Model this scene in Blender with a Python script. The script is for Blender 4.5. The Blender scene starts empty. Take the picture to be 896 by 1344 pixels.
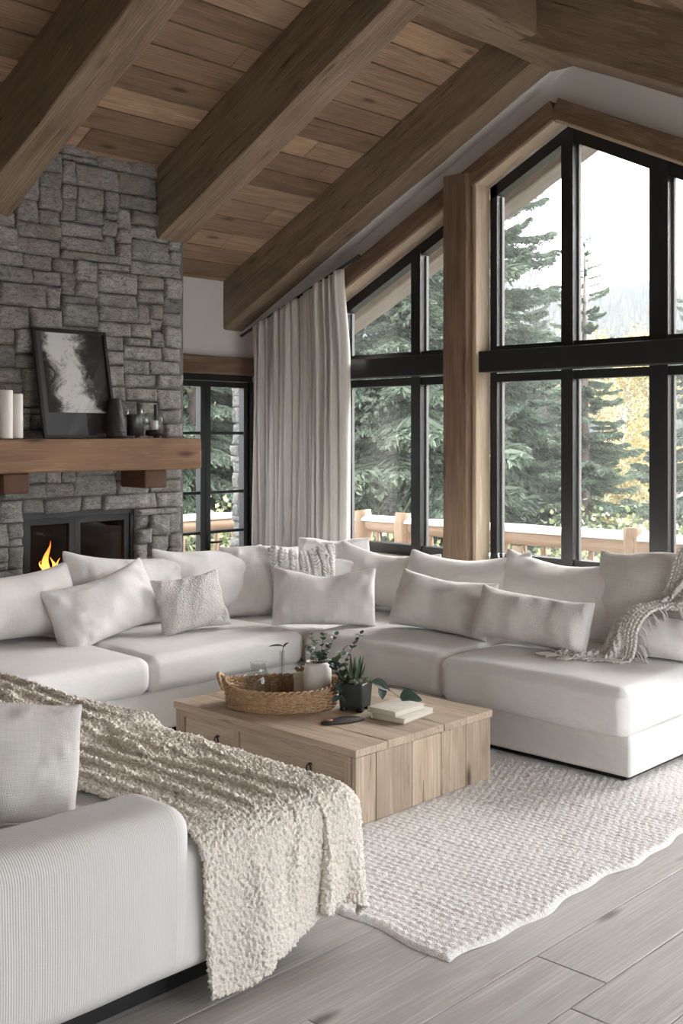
import bpy, bmesh, math, random
import numpy as np
from mathutils import Vector, Matrix, noise as mn
PI = math.pi
sc = bpy.context.scene
COL = sc.collection
rng = np.random.default_rng(7)
random.seed(7)

# ------------------------------------------------------------------ materials
class NT:
    def __init__(s, name):
        s.m = bpy.data.materials.new(name); s.m.use_nodes = True
        s.t = s.m.node_tree; s.t.nodes.clear()
        s.out = s.n('ShaderNodeOutputMaterial')
        s.b = s.n('ShaderNodeBsdfPrincipled')
        s.l(s.b.outputs[0], s.out.inputs[0])
    def n(s, typ, **kw):
        x = s.t.nodes.new(typ)
        for k, v in kw.items(): setattr(x, k, v)
        return x
    def l(s, a, b): s.t.links.new(a, b)
    def attr(s, name):
        return s.n('ShaderNodeAttribute', attribute_name=name)
    def coord(s, src='Object'):
        return s.n('ShaderNodeTexCoord').outputs[src]
    def mapping(s, vec, scale=(1, 1, 1), rot=(0, 0, 0), loc=(0, 0, 0)):
        m = s.n('ShaderNodeMapping'); s.l(vec, m.inputs[0])
        m.inputs['Scale'].default_value = scale; m.inputs['Rotation'].default_value = rot
        m.inputs['Location'].default_value = loc
        return m.outputs[0]
    def noise(s, vec, scale, detail=3, rough=.5, dist=0):
        x = s.n('ShaderNodeTexNoise'); s.l(vec, x.inputs['Vector'])
        x.inputs['Scale'].default_value = scale; x.inputs['Detail'].default_value = detail
        x.inputs['Roughness'].default_value = rough; x.inputs['Distortion'].default_value = dist
        return x.outputs[0]
    def wave(s, vec, scale, dist=0, axis='X', detail=2, dscale=1, prof='SIN'):
        x = s.n('ShaderNodeTexWave'); s.l(vec, x.inputs['Vector'])
        x.bands_direction = axis; x.wave_profile = prof
        x.inputs['Scale'].default_value = scale; x.inputs['Distortion'].default_value = dist
        x.inputs['Detail'].default_value = detail; x.inputs['Detail Scale'].default_value = dscale
        return x.outputs['Fac']
    def vor(s, vec, scale, feature='F1', rand=1):
        x = s.n('ShaderNodeTexVoronoi', feature=feature); s.l(vec, x.inputs['Vector'])
        x.inputs['Scale'].default_value = scale; x.inputs['Randomness'].default_value = rand
        return x.outputs['Distance']
    def ramp(s, fac, stops):
        r = s.n('ShaderNodeValToRGB'); s.l(fac, r.inputs[0])
        e = r.color_ramp.elements
        while len(e) < len(stops): e.new(.5)
        for i, (p, c) in enumerate(stops):
            e[i].position = p
            e[i].color = (c, c, c, 1) if isinstance(c, (int, float)) else (c[0], c[1], c[2], 1)
        return r.outputs[0]
    def mix(s, fac, a, b, mode='MIX'):
        x = s.n('ShaderNodeMix', data_type='RGBA', blend_type=mode)
        for v, i in ((fac, 0), (a, 6), (b, 7)):
            if isinstance(v, (int, float)):
                x.inputs[i].default_value = v if i == 0 else (v, v, v, 1)
            elif isinstance(v, tuple): x.inputs[i].default_value = (v[0], v[1], v[2], 1)
            else: s.l(v, x.inputs[i])
        return x.outputs[2]
    def math(s, op, a, b=0.0, clamp=False):
        x = s.n('ShaderNodeMath', operation=op, use_clamp=clamp)
        for v, i in ((a, 0), (b, 1)):
            if isinstance(v, (int, float)): x.inputs[i].default_value = v
            else: s.l(v, x.inputs[i])
        return x.outputs[0]
    def bump(s, h, strength=.3, dist=.01, normal=None):
        x = s.n('ShaderNodeBump'); s.l(h, x.inputs['Height'])
        x.inputs['Strength'].default_value = strength; x.inputs['Distance'].default_value = dist
        if normal: s.l(normal, x.inputs['Normal'])
        return x.outputs[0]
    def done(s, color=None, rough=.6, normal=None, metal=0, spec=.5):
        b = s.b
        if color is not None:
            if isinstance(color, tuple): b.inputs['Base Color'].default_value = (color[0], color[1], color[2], 1)
            else: s.l(color, b.inputs['Base Color'])
        if isinstance(rough, (int, float)): b.inputs['Roughness'].default_value = rough
        else: s.l(rough, b.inputs['Roughness'])
        if normal: s.l(normal, b.inputs['Normal'])
        b.inputs['Metallic'].default_value = metal
        b.inputs['Specular IOR Level'].default_value = spec
        return s.m

def wood(name, dark, mid, light, knots=.5, rough=.7, grain=1.0, tintamt=.35, bumpy=.35, spec=.3, crack=.5):
    t = NT(name); wc = t.attr('wc').outputs['Vector']; ti = t.attr('tint').outputs['Fac']
    v1 = t.mapping(wc, (.9, 9, 9)); g1 = t.noise(v1, 2.2, 6, .6, .6)
    v2 = t.mapping(wc, (1.2, 60 * grain, 60 * grain)); g2 = t.noise(v2, 3, 4, .6, .2)
    v3 = t.mapping(wc, (.55, 5, 5)); w = t.wave(v3, 3.2, 5.5, 'Y', 3, 1.2, 'SAW')
    base = t.ramp(g1, [(.28, dark), (.5, mid), (.74, light)])
    c = t.mix(t.math('MULTIPLY', w, .6), base, dark)
    c = t.mix(t.math('MULTIPLY', t.ramp(g2, [(.42, 1.0), (.62, 0.0)]), .55), c, dark)
    big = t.noise(wc, 1.7, 3, .6)
    c = t.mix(t.ramp(big, [(.42, 0.0), (.66, .4)]), c, mid)
    kv = t.mapping(wc, (1.6, 5.5, 5.5)); k = t.vor(kv, 1.15)
    kf = t.ramp(k, [(.05, 1.0), (.16, 0.0)])
    c = t.mix(t.math('MULTIPLY', kf, knots), c, (dark[0] * .35, dark[1] * .33, dark[2] * .33))
    cv = t.mapping(wc, (.7, 16, 16)); cr = t.noise(cv, 2.4, 5, .7, 1.0)
    cf = t.ramp(cr, [(.335, 1.0), (.37, 0.0)])
    c = t.mix(t.math('MULTIPLY', cf, crack), c, (dark[0] * .25, dark[1] * .25, dark[2] * .25))
    tt = t.math('ADD', t.math('MULTIPLY', ti, tintamt), 1 - tintamt / 2)
    tc = t.n('ShaderNodeCombineColor')
    for i in range(3): t.l(tt, tc.inputs[i])
    c = t.mix(1.0, c, tc.outputs[0], 'MULTIPLY')
    h = t.math('ADD', t.math('MULTIPLY', g2, .5), t.math('MULTIPLY', cf, -1.2))
    h = t.math('ADD', h, t.math('MULTIPLY', g1, .6))
    return t.done(c, rough, t.bump(h, bumpy, .012), spec=spec)

def linen(name, col, weave=1.0, var=.05, slub=.5, scale=1.0, bdist=.0015):
    t = NT(name); wc = t.attr('wc').outputs['Vector']
    a = t.wave(t.mapping(wc, (1, .02, .02)), 95 * scale, 1.2, 'X', 2, 6)
    b = t.wave(t.mapping(wc, (.02, 1, 1)), 95 * scale, 1.2, 'Y', 2, 6)
    sl1 = t.noise(t.mapping(wc, (14, 260, 260)), 1, 2); sl2 = t.noise(t.mapping(wc, (260, 14, 14)), 1, 2)
    sl = t.math('ADD', sl1, sl2)
    f = t.ramp(t.math('MULTIPLY', sl, .5), [(.36, 0.0), (.64, 1.0)])
    lo = tuple(x * (1 - var * 1.7) for x in col); hi = tuple(min(1, x * (1 + var)) for x in col)
    c = t.mix(f, lo, hi)
    bl = t.noise(wc, 5, 3, .6)
    c = t.mix(t.math('MULTIPLY', bl, .12), c, tuple(x * .86 for x in col))
    h = t.math('ADD', t.math('ADD', a, b), t.math('MULTIPLY', sl, slub * 2))
    t.b.inputs['Sheen Weight'].default_value = .25
    t.b.inputs['Sheen Roughness'].default_value = .5
    return t.done(c, .95, t.bump(h, .35 * weave, bdist), spec=.15)

def plain(name, col, rough=.6, metal=0, bump=0, bscale=30, spec=.5, var=0):
    t = NT(name); o = t.coord()
    c = col; nrm = None
    if var:
        c = t.mix(t.ramp(t.noise(o, bscale * .4, 4, .6), [(.3, 0.0), (.7, 1.0)]), tuple(x * (1 - var) for x in col), tuple(min(1, x * (1 + var)) for x in col))
    if bump: nrm = t.bump(t.noise(o, bscale, 4, .6), bump, .004)
    return t.done(c, rough, nrm, metal, spec)

M = {}
M['ceil'] = wood('ceiling_boards', (.21, .135, .085), (.40, .27, .175), (.55, .39, .265), .75, tintamt=.75, crack=.35)
M['beam'] = wood('old_beam', (.15, .105, .07), (.32, .235, .165), (.50, .39, .285), .6, tintamt=.1, bumpy=.6, crack=.75)
M['mantel'] = wood('mantel_wood', (.17, .095, .052), (.31, .185, .112), (.42, .27, .175), .9, tintamt=.1, crack=.55)
M['corbel'] = wood('corbel_wood', (.07, .035, .022), (.13, .065, .04), (.2, .11, .07), .3, tintamt=.1)
M['table'] = wood('table_oak', (.31, .235, .165), (.52, .42, .32), (.68, .575, .46), 1.0, tintamt=.28, crack=.75)
M['floor'] = wood('floor_oak', (.34, .315, .29), (.50, .475, .45), (.63, .61, .59), .9, rough=.42, tintamt=.25, bumpy=.12, spec=.45, crack=.3)
M['log'] = wood('railing_log', (.24, .16, .10), (.40, .29, .20), (.54, .42, .31), .5, tintamt=.25)
M['trimwood'] = wood('trim_wood', (.115, .07, .045), (.235, .155, .10), (.37, .265, .185), .5, tintamt=.12, bumpy=.5)
M['palejamb'] = wood('pale_jamb', (.37, .285, .2), (.52, .42, .31), (.64, .54, .42), .2, tintamt=.1, crack=.2)
M['deck'] = wood('deck_boards', (.15, .13, .11), (.23, .205, .18), (.31, .28, .25), .3, tintamt=.3)
M['plaster'] = plain('plaster', (.72, .695, .665), .9, bump=.08, bscale=18, spec=.2)
M['black'] = plain('black_metal', (.012, .013, .015), .38, 0, spec=.5)
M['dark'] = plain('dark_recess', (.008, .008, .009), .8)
M['linen'] = linen('sofa_linen', (.81, .80, .785), var=.035)
M['linen2'] = linen('warm_linen', (.775, .75, .72), 1.2, .045)
M['linen3'] = linen('pillow_linen', (.785, .765, .74), 1.3, .045, .9)
M['linen4'] = linen('white_linen', (.84, .83, .815), 1.0, .035)
M['textured'] = linen('textured_weave', (.78, .75, .71), 1.6, .06, 1.2, .55, .003)
M['curtain'] = linen('curtain_linen', (.66, .625, .59), .8, .05)
def ribbed():
    t = NT('ribbed_linen'); wc = t.attr('wc').outputs['Vector']
    a = t.wave(t.mapping(wc, (1, 1, 0)), 46, .2, 'Y', 1, 3)
    b = t.noise(t.mapping(wc, (120, 120, 260)), 1, 2)
    c = t.mix(t.math('MULTIPLY', t.math('ADD', a, b), .5), (.62, .615, .605), (.72, .715, .70))
    return t.done(c, .95, t.bump(t.math('ADD', a, t.math('MULTIPLY', b, .6)), .3, .002), spec=.15)
M['ribbed'] = ribbed()
def fuzzy(name, col, sc1=170, amt=.8, dist=.006):
    t = NT(name); o = t.coord()
    v = t.vor(o, sc1); n = t.noise(o, sc1 * 1.8, 3, .7)
    h = t.math('ADD', t.math('MULTIPLY', v, -1), t.math('MULTIPLY', n, .5))
    c = t.mix(t.ramp(v, [(.25, 0.0), (.8, 1.0)]), col, tuple(x * .84 for x in col))
    t.b.inputs['Sheen Weight'].default_value = .4
    return t.done(c, 1, t.bump(h, amt, dist), spec=.05)
M['fuzzy'] = fuzzy('boucle_pillow', (.80, .78, .74))
M['boucle'] = fuzzy('boucle_throw', (.88, .82, .735), 210, .6, .004)
M['rug'] = fuzzy('rug_wool', (.87, .85, .82), 240, .6, .004)
M['knit'] = fuzzy('knit_wool', (.70, .67, .62), 260, .5, .003)
M['knitw'] = fuzzy('white_knit_wool', (.80, .79, .76), 260, .5, .003)
def stone():
    t = NT('fieldstone'); wc = t.attr('wc').outputs['Vector']; ti = t.attr('tint').outputs['Fac']
    base = t.ramp(ti, [(0, (.22, .22, .218)), (.35, (.30, .295, .285)), (.7, (.39, .38, .365)), (1, (.49, .48, .46))])
    n1 = t.noise(wc, 7, 8, .65, .8); n2 = t.noise(t.mapping(wc, (9, 9, 26)), 2.2, 6, .7, 1.5)
    c = t.mix(t.ramp(n1, [(.35, 0.0), (.7, .75)]), base, (.54, .525, .50))
    c = t.mix(t.ramp(n2, [(.36, .7), (.55, 0.0)]), c, (.1, .1, .103))
    n3 = t.noise(wc, 2.5, 3)
    c = t.mix(t.ramp(n3, [(.5, 0.0), (.72, .45)]), c, (.33, .27, .2))
    fine = t.noise(wc, 60, 5, .75)
    c = t.mix(t.ramp(fine, [(.35, .35), (.6, 0.0)]), c, (.12, .12, .12))
    h = t.math('ADD', n2, t.math('MULTIPLY', fine, .5))
    h = t.math('ADD', h, n1)
    return t.done(c, .9, t.bump(h, .7, .02), spec=.2)
M['stone'] = stone()
M['mortar'] = plain('dark_mortar', (.15, .148, .143), 1, bump=.5, bscale=60)  # dark grey mortar behind the stones
def glass_pane(name, refl=.06, tint=(1, 1, 1)):
    t = NT(name); t.t.nodes.remove(t.b)
    tr = t.n('ShaderNodeBsdfTransparent'); tr.inputs[0].default_value = (*tint, 1)
    gl = t.n('ShaderNodeBsdfGlossy'); gl.inputs['Roughness'].default_value = .02
    lw = t.n('ShaderNodeLayerWeight'); lw.inputs[0].default_value = .5
    fr = t.n('ShaderNodeMath', operation='POWER'); t.l(lw.outputs['Facing'], fr.inputs[0]); fr.inputs[1].default_value = 4
    f2 = t.n('ShaderNodeMath', operation='MULTIPLY_ADD'); t.l(fr.outputs[0], f2.inputs[0]); f2.inputs[1].default_value = .6; f2.inputs[2].default_value = refl * .5; fr = f2
    mx = t.n('ShaderNodeMixShader')
    t.l(fr.outputs[0], mx.inputs[0]); t.l(tr.outputs[0], mx.inputs[1]); t.l(gl.outputs[0], mx.inputs[2])
    t.l(mx.outputs[0], t.out.inputs[0])
    return t.m
M['pane'] = glass_pane('window_glass')
M['fireglass'] = glass_pane('fire_glass', tint=(.62, .62, .64))
M['glass'] = glass_pane('clear_glass', tint=(.93, .95, .95))
M['wax'] = plain('candle_wax', (.80, .775, .72), .5)
M['wax'].node_tree.nodes['Principled BSDF'].inputs['Subsurface Weight'].default_value = .2
M['blackceramic'] = plain('black_ceramic', (.018, .016, .015), .6, bump=.4, bscale=40)
M['greywax'] = plain('charcoal_wax', (.055, .056, .06), .6)
M['ceramic'] = plain('white_ceramic', (.74, .71, .67), .55, bump=.1, bscale=60)
M['pot'] = plain('dark_pot', (.022, .028, .027), .5, bump=.25, bscale=60)
M['soil'] = plain('potting_moss', (.12, .13, .08), 1, bump=1, bscale=120, var=.5)
M['leaf'] = plain('eucalyptus_leaf', (.065, .12, .065), .5, var=.35, bscale=60)
M['leafpale'] = plain('pale_leaf', (.24, .31, .235), .55, var=.3, bscale=60)
M['leafdark'] = plain('dark_leaf', (.042, .075, .055), .45, var=.3, bscale=40)
M['stem'] = plain('plant_stem', (.12, .085, .05), .7)
M['wicker'] = plain('wicker_cane', (.37, .235, .125), .55, bump=.4, bscale=150, var=.4)
M['twig'] = plain('dark_twig', (.18, .10, .05), .7, var=.3)
M['paper'] = plain('book_pages', (.66, .62, .55), .9, bump=.3, bscale=200)
M['cover'] = plain('book_cover', (.60, .555, .49), .7, bump=.15, bscale=90, var=.08)
M['leather'] = plain('dark_leather', (.035, .026, .025), .55, bump=.3, bscale=160)
M['steel'] = plain('steel', (.5, .49, .47), .35, 1)
M['brown'] = plain('dried_pod', (.23, .13, .06), .7, var=.4, bscale=60)
M['iron'] = plain('black_iron', (.02, .019, .018), .5)
M['snow'] = plain('snow', (.86, .88, .91), .8, bump=.4, bscale=14)
M['char'] = plain('charred_log', (.05, .035, .025), .9, bump=1, bscale=25)
M['firebrick'] = plain('firebox_lining', (.016, .016, .016), .9)

# ------------------------------------------------------------------ mesh builder
def ss(a, b, x):
    t = np.clip((x - a) / (b - a), 0, 1); return t * t * (3 - 2 * t)
class MB:
    def __init__(s): s.wn = False; s.v = []; s.f = []; s.wc = []; s.t = []; s.n = 0
    def add(s, v, f, wc=None, tint=.5):
        v = np.asarray(v, float); s.v.append(v)
        s.wc.append(v.copy() if wc is None else np.asarray(wc, float))
        s.t.append(np.full(len(v), tint) if np.isscalar(tint) else np.asarray(tint, float))
        o = s.n; s.f += [tuple(i + o for i in q) for q in f]; s.n += len(v); return s
    def build(s, name, mat, parent=None, smooth=True, loc=None, rot=None, mod=None):
        me = bpy.data.meshes.new(name)
        if s.v:
            V = np.concatenate(s.v); me.from_pydata(V.tolist(), [], s.f)
            a = me.attributes.new('wc', 'FLOAT_VECTOR', 'POINT'); a.data.foreach_set('vector', np.concatenate(s.wc).ravel())
            a = me.attributes.new('tint', 'FLOAT', 'POINT'); a.data.foreach_set('value', np.concatenate(s.t))
        if smooth: me.polygons.foreach_set('use_smooth', [True] * len(me.polygons))
        me.materials.append(mat); me.update()
        o = bpy.data.objects.new(name, me); COL.objects.link(o)
        if s.wn and smooth:
            w_ = o.modifiers.new('normals', 'WEIGHTED_NORMAL'); w_.weight = 100; w_.keep_sharp = False
        if parent: o.parent = parent
        if loc is not None: o.location = loc
        if rot is not None: o.rotation_euler = rot
        return o

def tag(o, label, cat, group=None, kind=None):
    if label: o['label'] = label
    if cat: o['category'] = cat
    if group: o['group'] = group
    if kind: o['kind'] = kind
    return o
def struct(o, label=None, cat=None):
    o['kind'] = 'structure'
    if label: o['label'] = label
    if cat: o['category'] = cat
    return o
def empty(name, loc=(0, 0, 0), rot=(0, 0, 0)):
    o = bpy.data.objects.new(name, None); COL.objects.link(o)
    o.location = loc; o.rotation_euler = rot; o.empty_display_size = .1; return o
def kids(o): return [c for c in COL.objects if c.parent == o]
def copy_tree(o, parent=None):
    c = o.copy(); COL.objects.link(c)
    if parent: c.parent = parent
    for ch in kids(o): copy_tree(ch, c)
    return c

BOXF = [(0, 3, 2, 1), (4, 5, 6, 7), (0, 1, 5, 4), (1, 2, 6, 5), (2, 3, 7, 6), (3, 0, 4, 7)]
def box(mb, x0, x1, y0, y1, z0, z1, tint=.5, axis=0, off=None):
    v = np.array([(x0, y0, z0), (x1, y0, z0), (x1, y1, z0), (x0, y1, z0), (x0, y0, z1), (x1, y0, z1), (x1, y1, z1), (x0, y1, z1)], float)
    wc = np.roll(v, -axis, axis=1) + (off if off is not None else rng.uniform(-9, 9, 3))
    mb.add(v, BOXF, wc, tint); return mb
def xf(v, mat):
    m = np.array(mat); return v @ m[:3, :3].T + m[:3, 3]

def gbox(hx, hy, hz, r, step=.06, arc=3):
    """rounded box surface grid: returns verts, faces, normals"""
    r = min(r, hx * .99, hy * .99, hz * .99)
    def coords(h):
        inner = h - r
        n = max(1, int(round(2 * inner / step)))
        mid = list(np.linspace(-inner, inner, n + 1))
        e = [r * math.tan(math.radians(45) * k / arc) for k in range(1, arc + 1)]
        return np.array([-inner - x for x in e[::-1]] + mid + [inner + x for x in e])
    X, Y, Z = coords(hx), coords(hy), coords(hz)
    idx = {}; V = []; F = []
    def vid(p):
        k = (round(p[0], 6), round(p[1], 6), round(p[2], 6))
        if k not in idx: idx[k] = len(V); V.append(p)
        return idx[k]
    def face(U, W, mk, flip):
        g = [[vid(mk(u, w)) for w in W] for u in U]
        for i in range(len(U) - 1):
            for j in range(len(W) - 1):
                q = (g[i][j], g[i + 1][j], g[i + 1][j + 1], g[i][j + 1])
                F.append(q if not flip else q[::-1])
    face(X, Y, lambda a, b: (a, b, hz), False); face(X, Y, lambda a, b: (a, b, -hz), True)
    face(Y, Z, lambda a, b: (hx, a, b), False); face(Y, Z, lambda a, b: (-hx, a, b), True)
    face(Z, X, lambda a, b: (b, hy, a), False); face(Z, X, lambda a, b: (b, -hy, a), True)
    V = np.array(V); inn = np.clip(V, [-(hx - r), -(hy - r), -(hz - r)], [hx - r, hy - r, hz - r])
    d = V - inn; N = d / np.maximum(np.linalg.norm(d, axis=1), 1e-9)[:, None]
    return inn + N * r, F, N

def nz(v, scale, off=0.0, octv=3):
    return np.array([mn.fractal(Vector((p[0] * scale + off, p[1] * scale + off * 1.7, p[2] * scale - off)), 1.0, 2.0, octv) for p in v])

def lumber(mb, L, W, H, mat4, r=.012, wob=.006, step=.12, tint=.5, seed=0):
    """rough timber, length on local x"""
    v, f, n = gbox(L / 2, W / 2, H / 2, r, step, 2)
    wcv = v + np.array([seed * 3.1, seed * 1.3, seed * .7])
    if wob:
        a = nz(wcv, 3.0, seed, 2); b = nz(wcv, 1.1, seed + 5, 2)
        v = v + n * ((a * wob * .6 + b * wob)[:, None])
    mb.add(xf(v, mat4), f, wcv, tint); mb.wn = True; return mb

def frame_mat(origin, ex, ez):
    ex = Vector(ex).normalized(); ez = Vector(ez); ey = ez.cross(ex).normalized(); ez = ex.cross(ey).normalized()
    m = Matrix.Identity(4)
    for i in range(3):
        m[i][0] = ex[i]; m[i][1] = ey[i]; m[i][2] = ez[i]; m[i][3] = origin[i]
    return m

def tube(mb, pts, rad, seg=8, cap=True, tint=.5, sq=1.0):
    pts = np.asarray(pts, float); n = len(pts)
    rad = np.full(n, rad) if np.isscalar(rad) else np.asarray(rad, float)
    T = np.gradient(pts, axis=0); T /= np.maximum(np.linalg.norm(T, axis=1), 1e-9)[:, None]
    up = np.array([0, 0, 1.0]) if abs(T[0][2]) < .9 else np.array([1.0, 0, 0])
    V = []; WC = []; s_ = 0
    A = up - T[0] * (up @ T[0]); A /= np.linalg.norm(A)
    for i in range(n):
        A = A - T[i] * (A @ T[i]); A /= max(np.linalg.norm(A), 1e-9); B = np.cross(T[i], A)
        if i: s_ += np.linalg.norm(pts[i] - pts[i - 1])
        for k in range(seg):
            an = 2 * PI * k / seg
            V.append(pts[i] + rad[i] * (math.cos(an) * A + math.sin(an) * B * sq))
            WC.append((s_, rad[i] * math.cos(an), rad[i] * math.sin(an)))
    F = []
    for i in range(n - 1):
        for k in range(seg):
            F.append((i * seg + k, i * seg + (k + 1) % seg, (i + 1) * seg + (k + 1) % seg, (i + 1) * seg + k))
    if cap:
        F.append(tuple(range(seg))[::-1]); F.append(tuple((n - 1) * seg + k for k in range(seg)))
    mb.add(V, F, np.array(WC) + rng.uniform(-5, 5, 3), tint); return mb

def lathe(mb, prof, seg=32, c=(0, 0, 0), sx=1, sy=1, rfn=None):
    V = []; F = []
    for i, (r, z) in enumerate(prof):
        for k in range(seg):
            a = 2 * PI * k / seg
            rr = r * (rfn(a, z) if rfn else 1)
            V.append((c[0] + rr * math.cos(a) * sx, c[1] + rr * math.sin(a) * sy, c[2] + z))
    for i in range(len(prof) - 1):
        for k in range(seg):
            F.append((i * seg + k, i * seg + (k + 1) % seg, (i + 1) * seg + (k + 1) % seg, (i + 1) * seg + k))
    mb.add(V, F); return mb

def prism_xz(mb, poly, y0, y1, tint=.5):
    n = len(poly)
    V = [(x, y0, z) for x, z in poly] + [(x, y1, z) for x, z in poly]
    F = [tuple(range(n)), tuple(range(2 * n - 1, n - 1, -1))] + [(i, i + n, (i + 1) % n + n, (i + 1) % n) for i in range(n)]
    mb.add(V, F, tint=tint); return mb

# ------------------------------------------------------------------ cloth solver (position based)
def make_edges(nu, nv, P, bend=True):
    I = np.arange(nu * nv).reshape(nu, nv); E = []
    E.append(np.stack([I[:-1].ravel(), I[1:].ravel()], 1)); E.append(np.stack([I[:, :-1].ravel(), I[:, 1:].ravel()], 1))
    E.append(np.stack([I[:-1, :-1].ravel(), I[1:, 1:].ravel()], 1)); E.append(np.stack([I[1:, :-1].ravel(), I[:-1, 1:].ravel()], 1))
    k = [1.0, 1.0, .35, .35]
    if bend:
        E.append(np.stack([I[:-2].ravel(), I[2:].ravel()], 1)); E.append(np.stack([I[:, :-2].ravel(), I[:, 2:].ravel()], 1)); k += [.25, .25]
    K = np.concatenate([np.full(len(e), kk) for e, kk in zip(E, k)])
    return np.concatenate(E), K
def relax(P, E, rest, K, it):
    n = len(P); i, j = E[:, 0], E[:, 1]
    cnt = np.bincount(i, K, n) + np.bincount(j, K, n) + 1e-9
    for _ in range(it):
        d = P[j] - P[i]; L = np.linalg.norm(d, axis=1) + 1e-9
        c = d * (((L - rest) / L * .5 * K)[:, None])
        D = np.empty_like(P)
        for a in range(3): D[:, a] = np.bincount(i, c[:, a], n) - np.bincount(j, c[:, a], n)
        P = P + D * (1.9 / cnt)[:, None] * 1.0
    return P
def sdf_push(P, obs, thick):
    """obs: list of (inverse matrix, matrix, half sizes, radius)"""
    hit = np.zeros(len(P), bool)
    for Mi, Mw, h, r in obs:
        q = xf(P, Mi); inn = np.clip(q, -(h - r), h - r); d = q - inn; L = np.linalg.norm(d, axis=1)
        m = (L < r + thick) & (L > 1e-7)
        q2 = q.copy(); q2[m] = inn[m] + d[m] / L[m][:, None] * (r + thick)
        deep = L <= 1e-7
        if deep.any():
            gap = (h - np.abs(q)); gap[:, 2] *= .6; ax = np.argmin(gap, axis=1)
            for a in range(3):
                mm = deep & (ax == a); q2[mm, a] = np.sign(q[mm, a] + 1e-9) * (h[a] + thick)
        m = m | deep
        if m.any():
            P[m] = xf(q2[m], Mw); hit |= m
    return hit
def rbox(c, h, r, rot=(0, 0, 0)):
    from mathutils import Euler
    Mw = Matrix.Translation(c) @ Euler(rot).to_matrix().to_4x4()
    return (np.array(Mw.inverted()), np.array(Mw), np.array(h, float), r)
def drape(P, nu, nv, rest_uv, obs, floor=0.0, steps=220, thick=.012, pin=None, selfrep=None, fr=.25):
    E, K = make_edges(nu, nv, P)
    rest = np.linalg.norm(rest_uv[E[:, 0]] - rest_uv[E[:, 1]], axis=1)
    V = np.zeros_like(P); dt = 1 / 60.
    for s_ in range(steps):
        prev = P.copy(); V *= .97; V[:, 2] -= 9.8 * dt; P = P + V * dt
        for k in range(4):
            P = relax(P, E, rest, K, 4)
            hit = sdf_push(P, obs, thick)
            lo = P[:, 2] < floor + thick; P[lo, 2] = floor + thick; hit |= lo
            if pin is not None: P[pin] = prev[pin]
        hp = P[hit] - prev[hit]; P[hit] = prev[hit] + hp * fr
        V = (P - prev) / dt; sp = np.linalg.norm(V, axis=1); m = sp > 3; V[m] *= (3 / sp[m])[:, None]
    return P
def grid_faces(nu, nv):
    I = np.arange(nu * nv).reshape(nu, nv)
    return [tuple(x) for x in np.stack([I[:-1, :-1].ravel(), I[1:, :-1].ravel(), I[1:, 1:].ravel(), I[:-1, 1:].ravel()], 1)]

_pc = {}
def pillow_raw(w, h, seed, puff=1.0, n=26):
    """two sewn square sheets inflated: returns verts (x, thickness y, z), faces; cached by key"""
    key = (w, h, seed, puff)
    if key in _pc: return _pc[key]
    nu = n; nv = max(10, int(n * h / w)); r_ = np.random.default_rng(seed)
    u = np.linspace(-w / 2, w / 2, nu); v = np.linspace(-h / 2, h / 2, nv)
    U, W = np.meshgrid(u, v, indexing='ij')
    idF = np.arange(nu * nv).reshape(nu, nv); border = np.zeros((nu, nv), bool)
    border[0] = border[-1] = True; border[:, 0] = border[:, -1] = True
    idB = idF.copy(); inner = ~border; idB[inner] = nu * nv + np.arange(inner.sum())
    A = np.stack([U.ravel(), np.zeros(nu * nv), W.ravel()], 1)
    Bv = np.stack([U[inner], np.zeros(inner.sum()), W[inner]], 1)
    uv = np.concatenate([A, Bv]); P = uv.copy()
    bump = (np.cos(PI * U / w) * np.cos(PI * W / h)).clip(0)
    P[:nu * nv, 1] = -(bump.ravel() * .05); P[nu * nv:, 1] = bump[inner] * .05
    low = r_.normal(size=(nu, nv)) * .004
    P[:nu * nv, 1] += low.ravel() * (~border).ravel(); P[nu * nv:, 1] += r_.normal(size=inner.sum()) * .004
    E0, K0 = make_edges(nu, nv, None); fl = idB.ravel()
    E = np.concatenate([E0, fl[E0]]); K = np.concatenate([K0, K0])
    rest = np.linalg.norm(uv[E[:, 0]] - uv[E[:, 1]], axis=1)
    F = []
    for i in range(nu - 1):
        for j in range(nv - 1):
            F.append((idF[i, j], idF[i + 1, j], idF[i + 1, j + 1], idF[i, j + 1]))
            F.append((idB[i, j], idB[i, j + 1], idB[i + 1, j + 1], idB[i + 1, j]))
    FA = np.array(F); Vv = np.zeros_like(P)
    for s_ in range(90):
        a, b, c, d = (P[FA[:, k]] for k in range(4)); N = np.cross(c - a, d - b) * .5
        fo = np.zeros_like(P)
        for k in range(4):
            for ax in range(3): fo[:, ax] += np.bincount(FA[:, k], N[:, ax], len(P))
        area = (w / nu) * (h / nv)
        prev = P.copy(); P = P + Vv * .85 + fo / (4 * area) * .0028 * puff
        P = relax(P, E, rest, K, 7); Vv = P - prev; Vv = np.clip(Vv, -.01, .01)
    sw = w / (P[:, 0].max() - P[:, 0].min()); P[:, 0] *= sw; P[:, 2] *= h / (P[:, 2].max() - P[:, 2].min())
    _pc[key] = (P, F, uv); return _pc[key]

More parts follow.
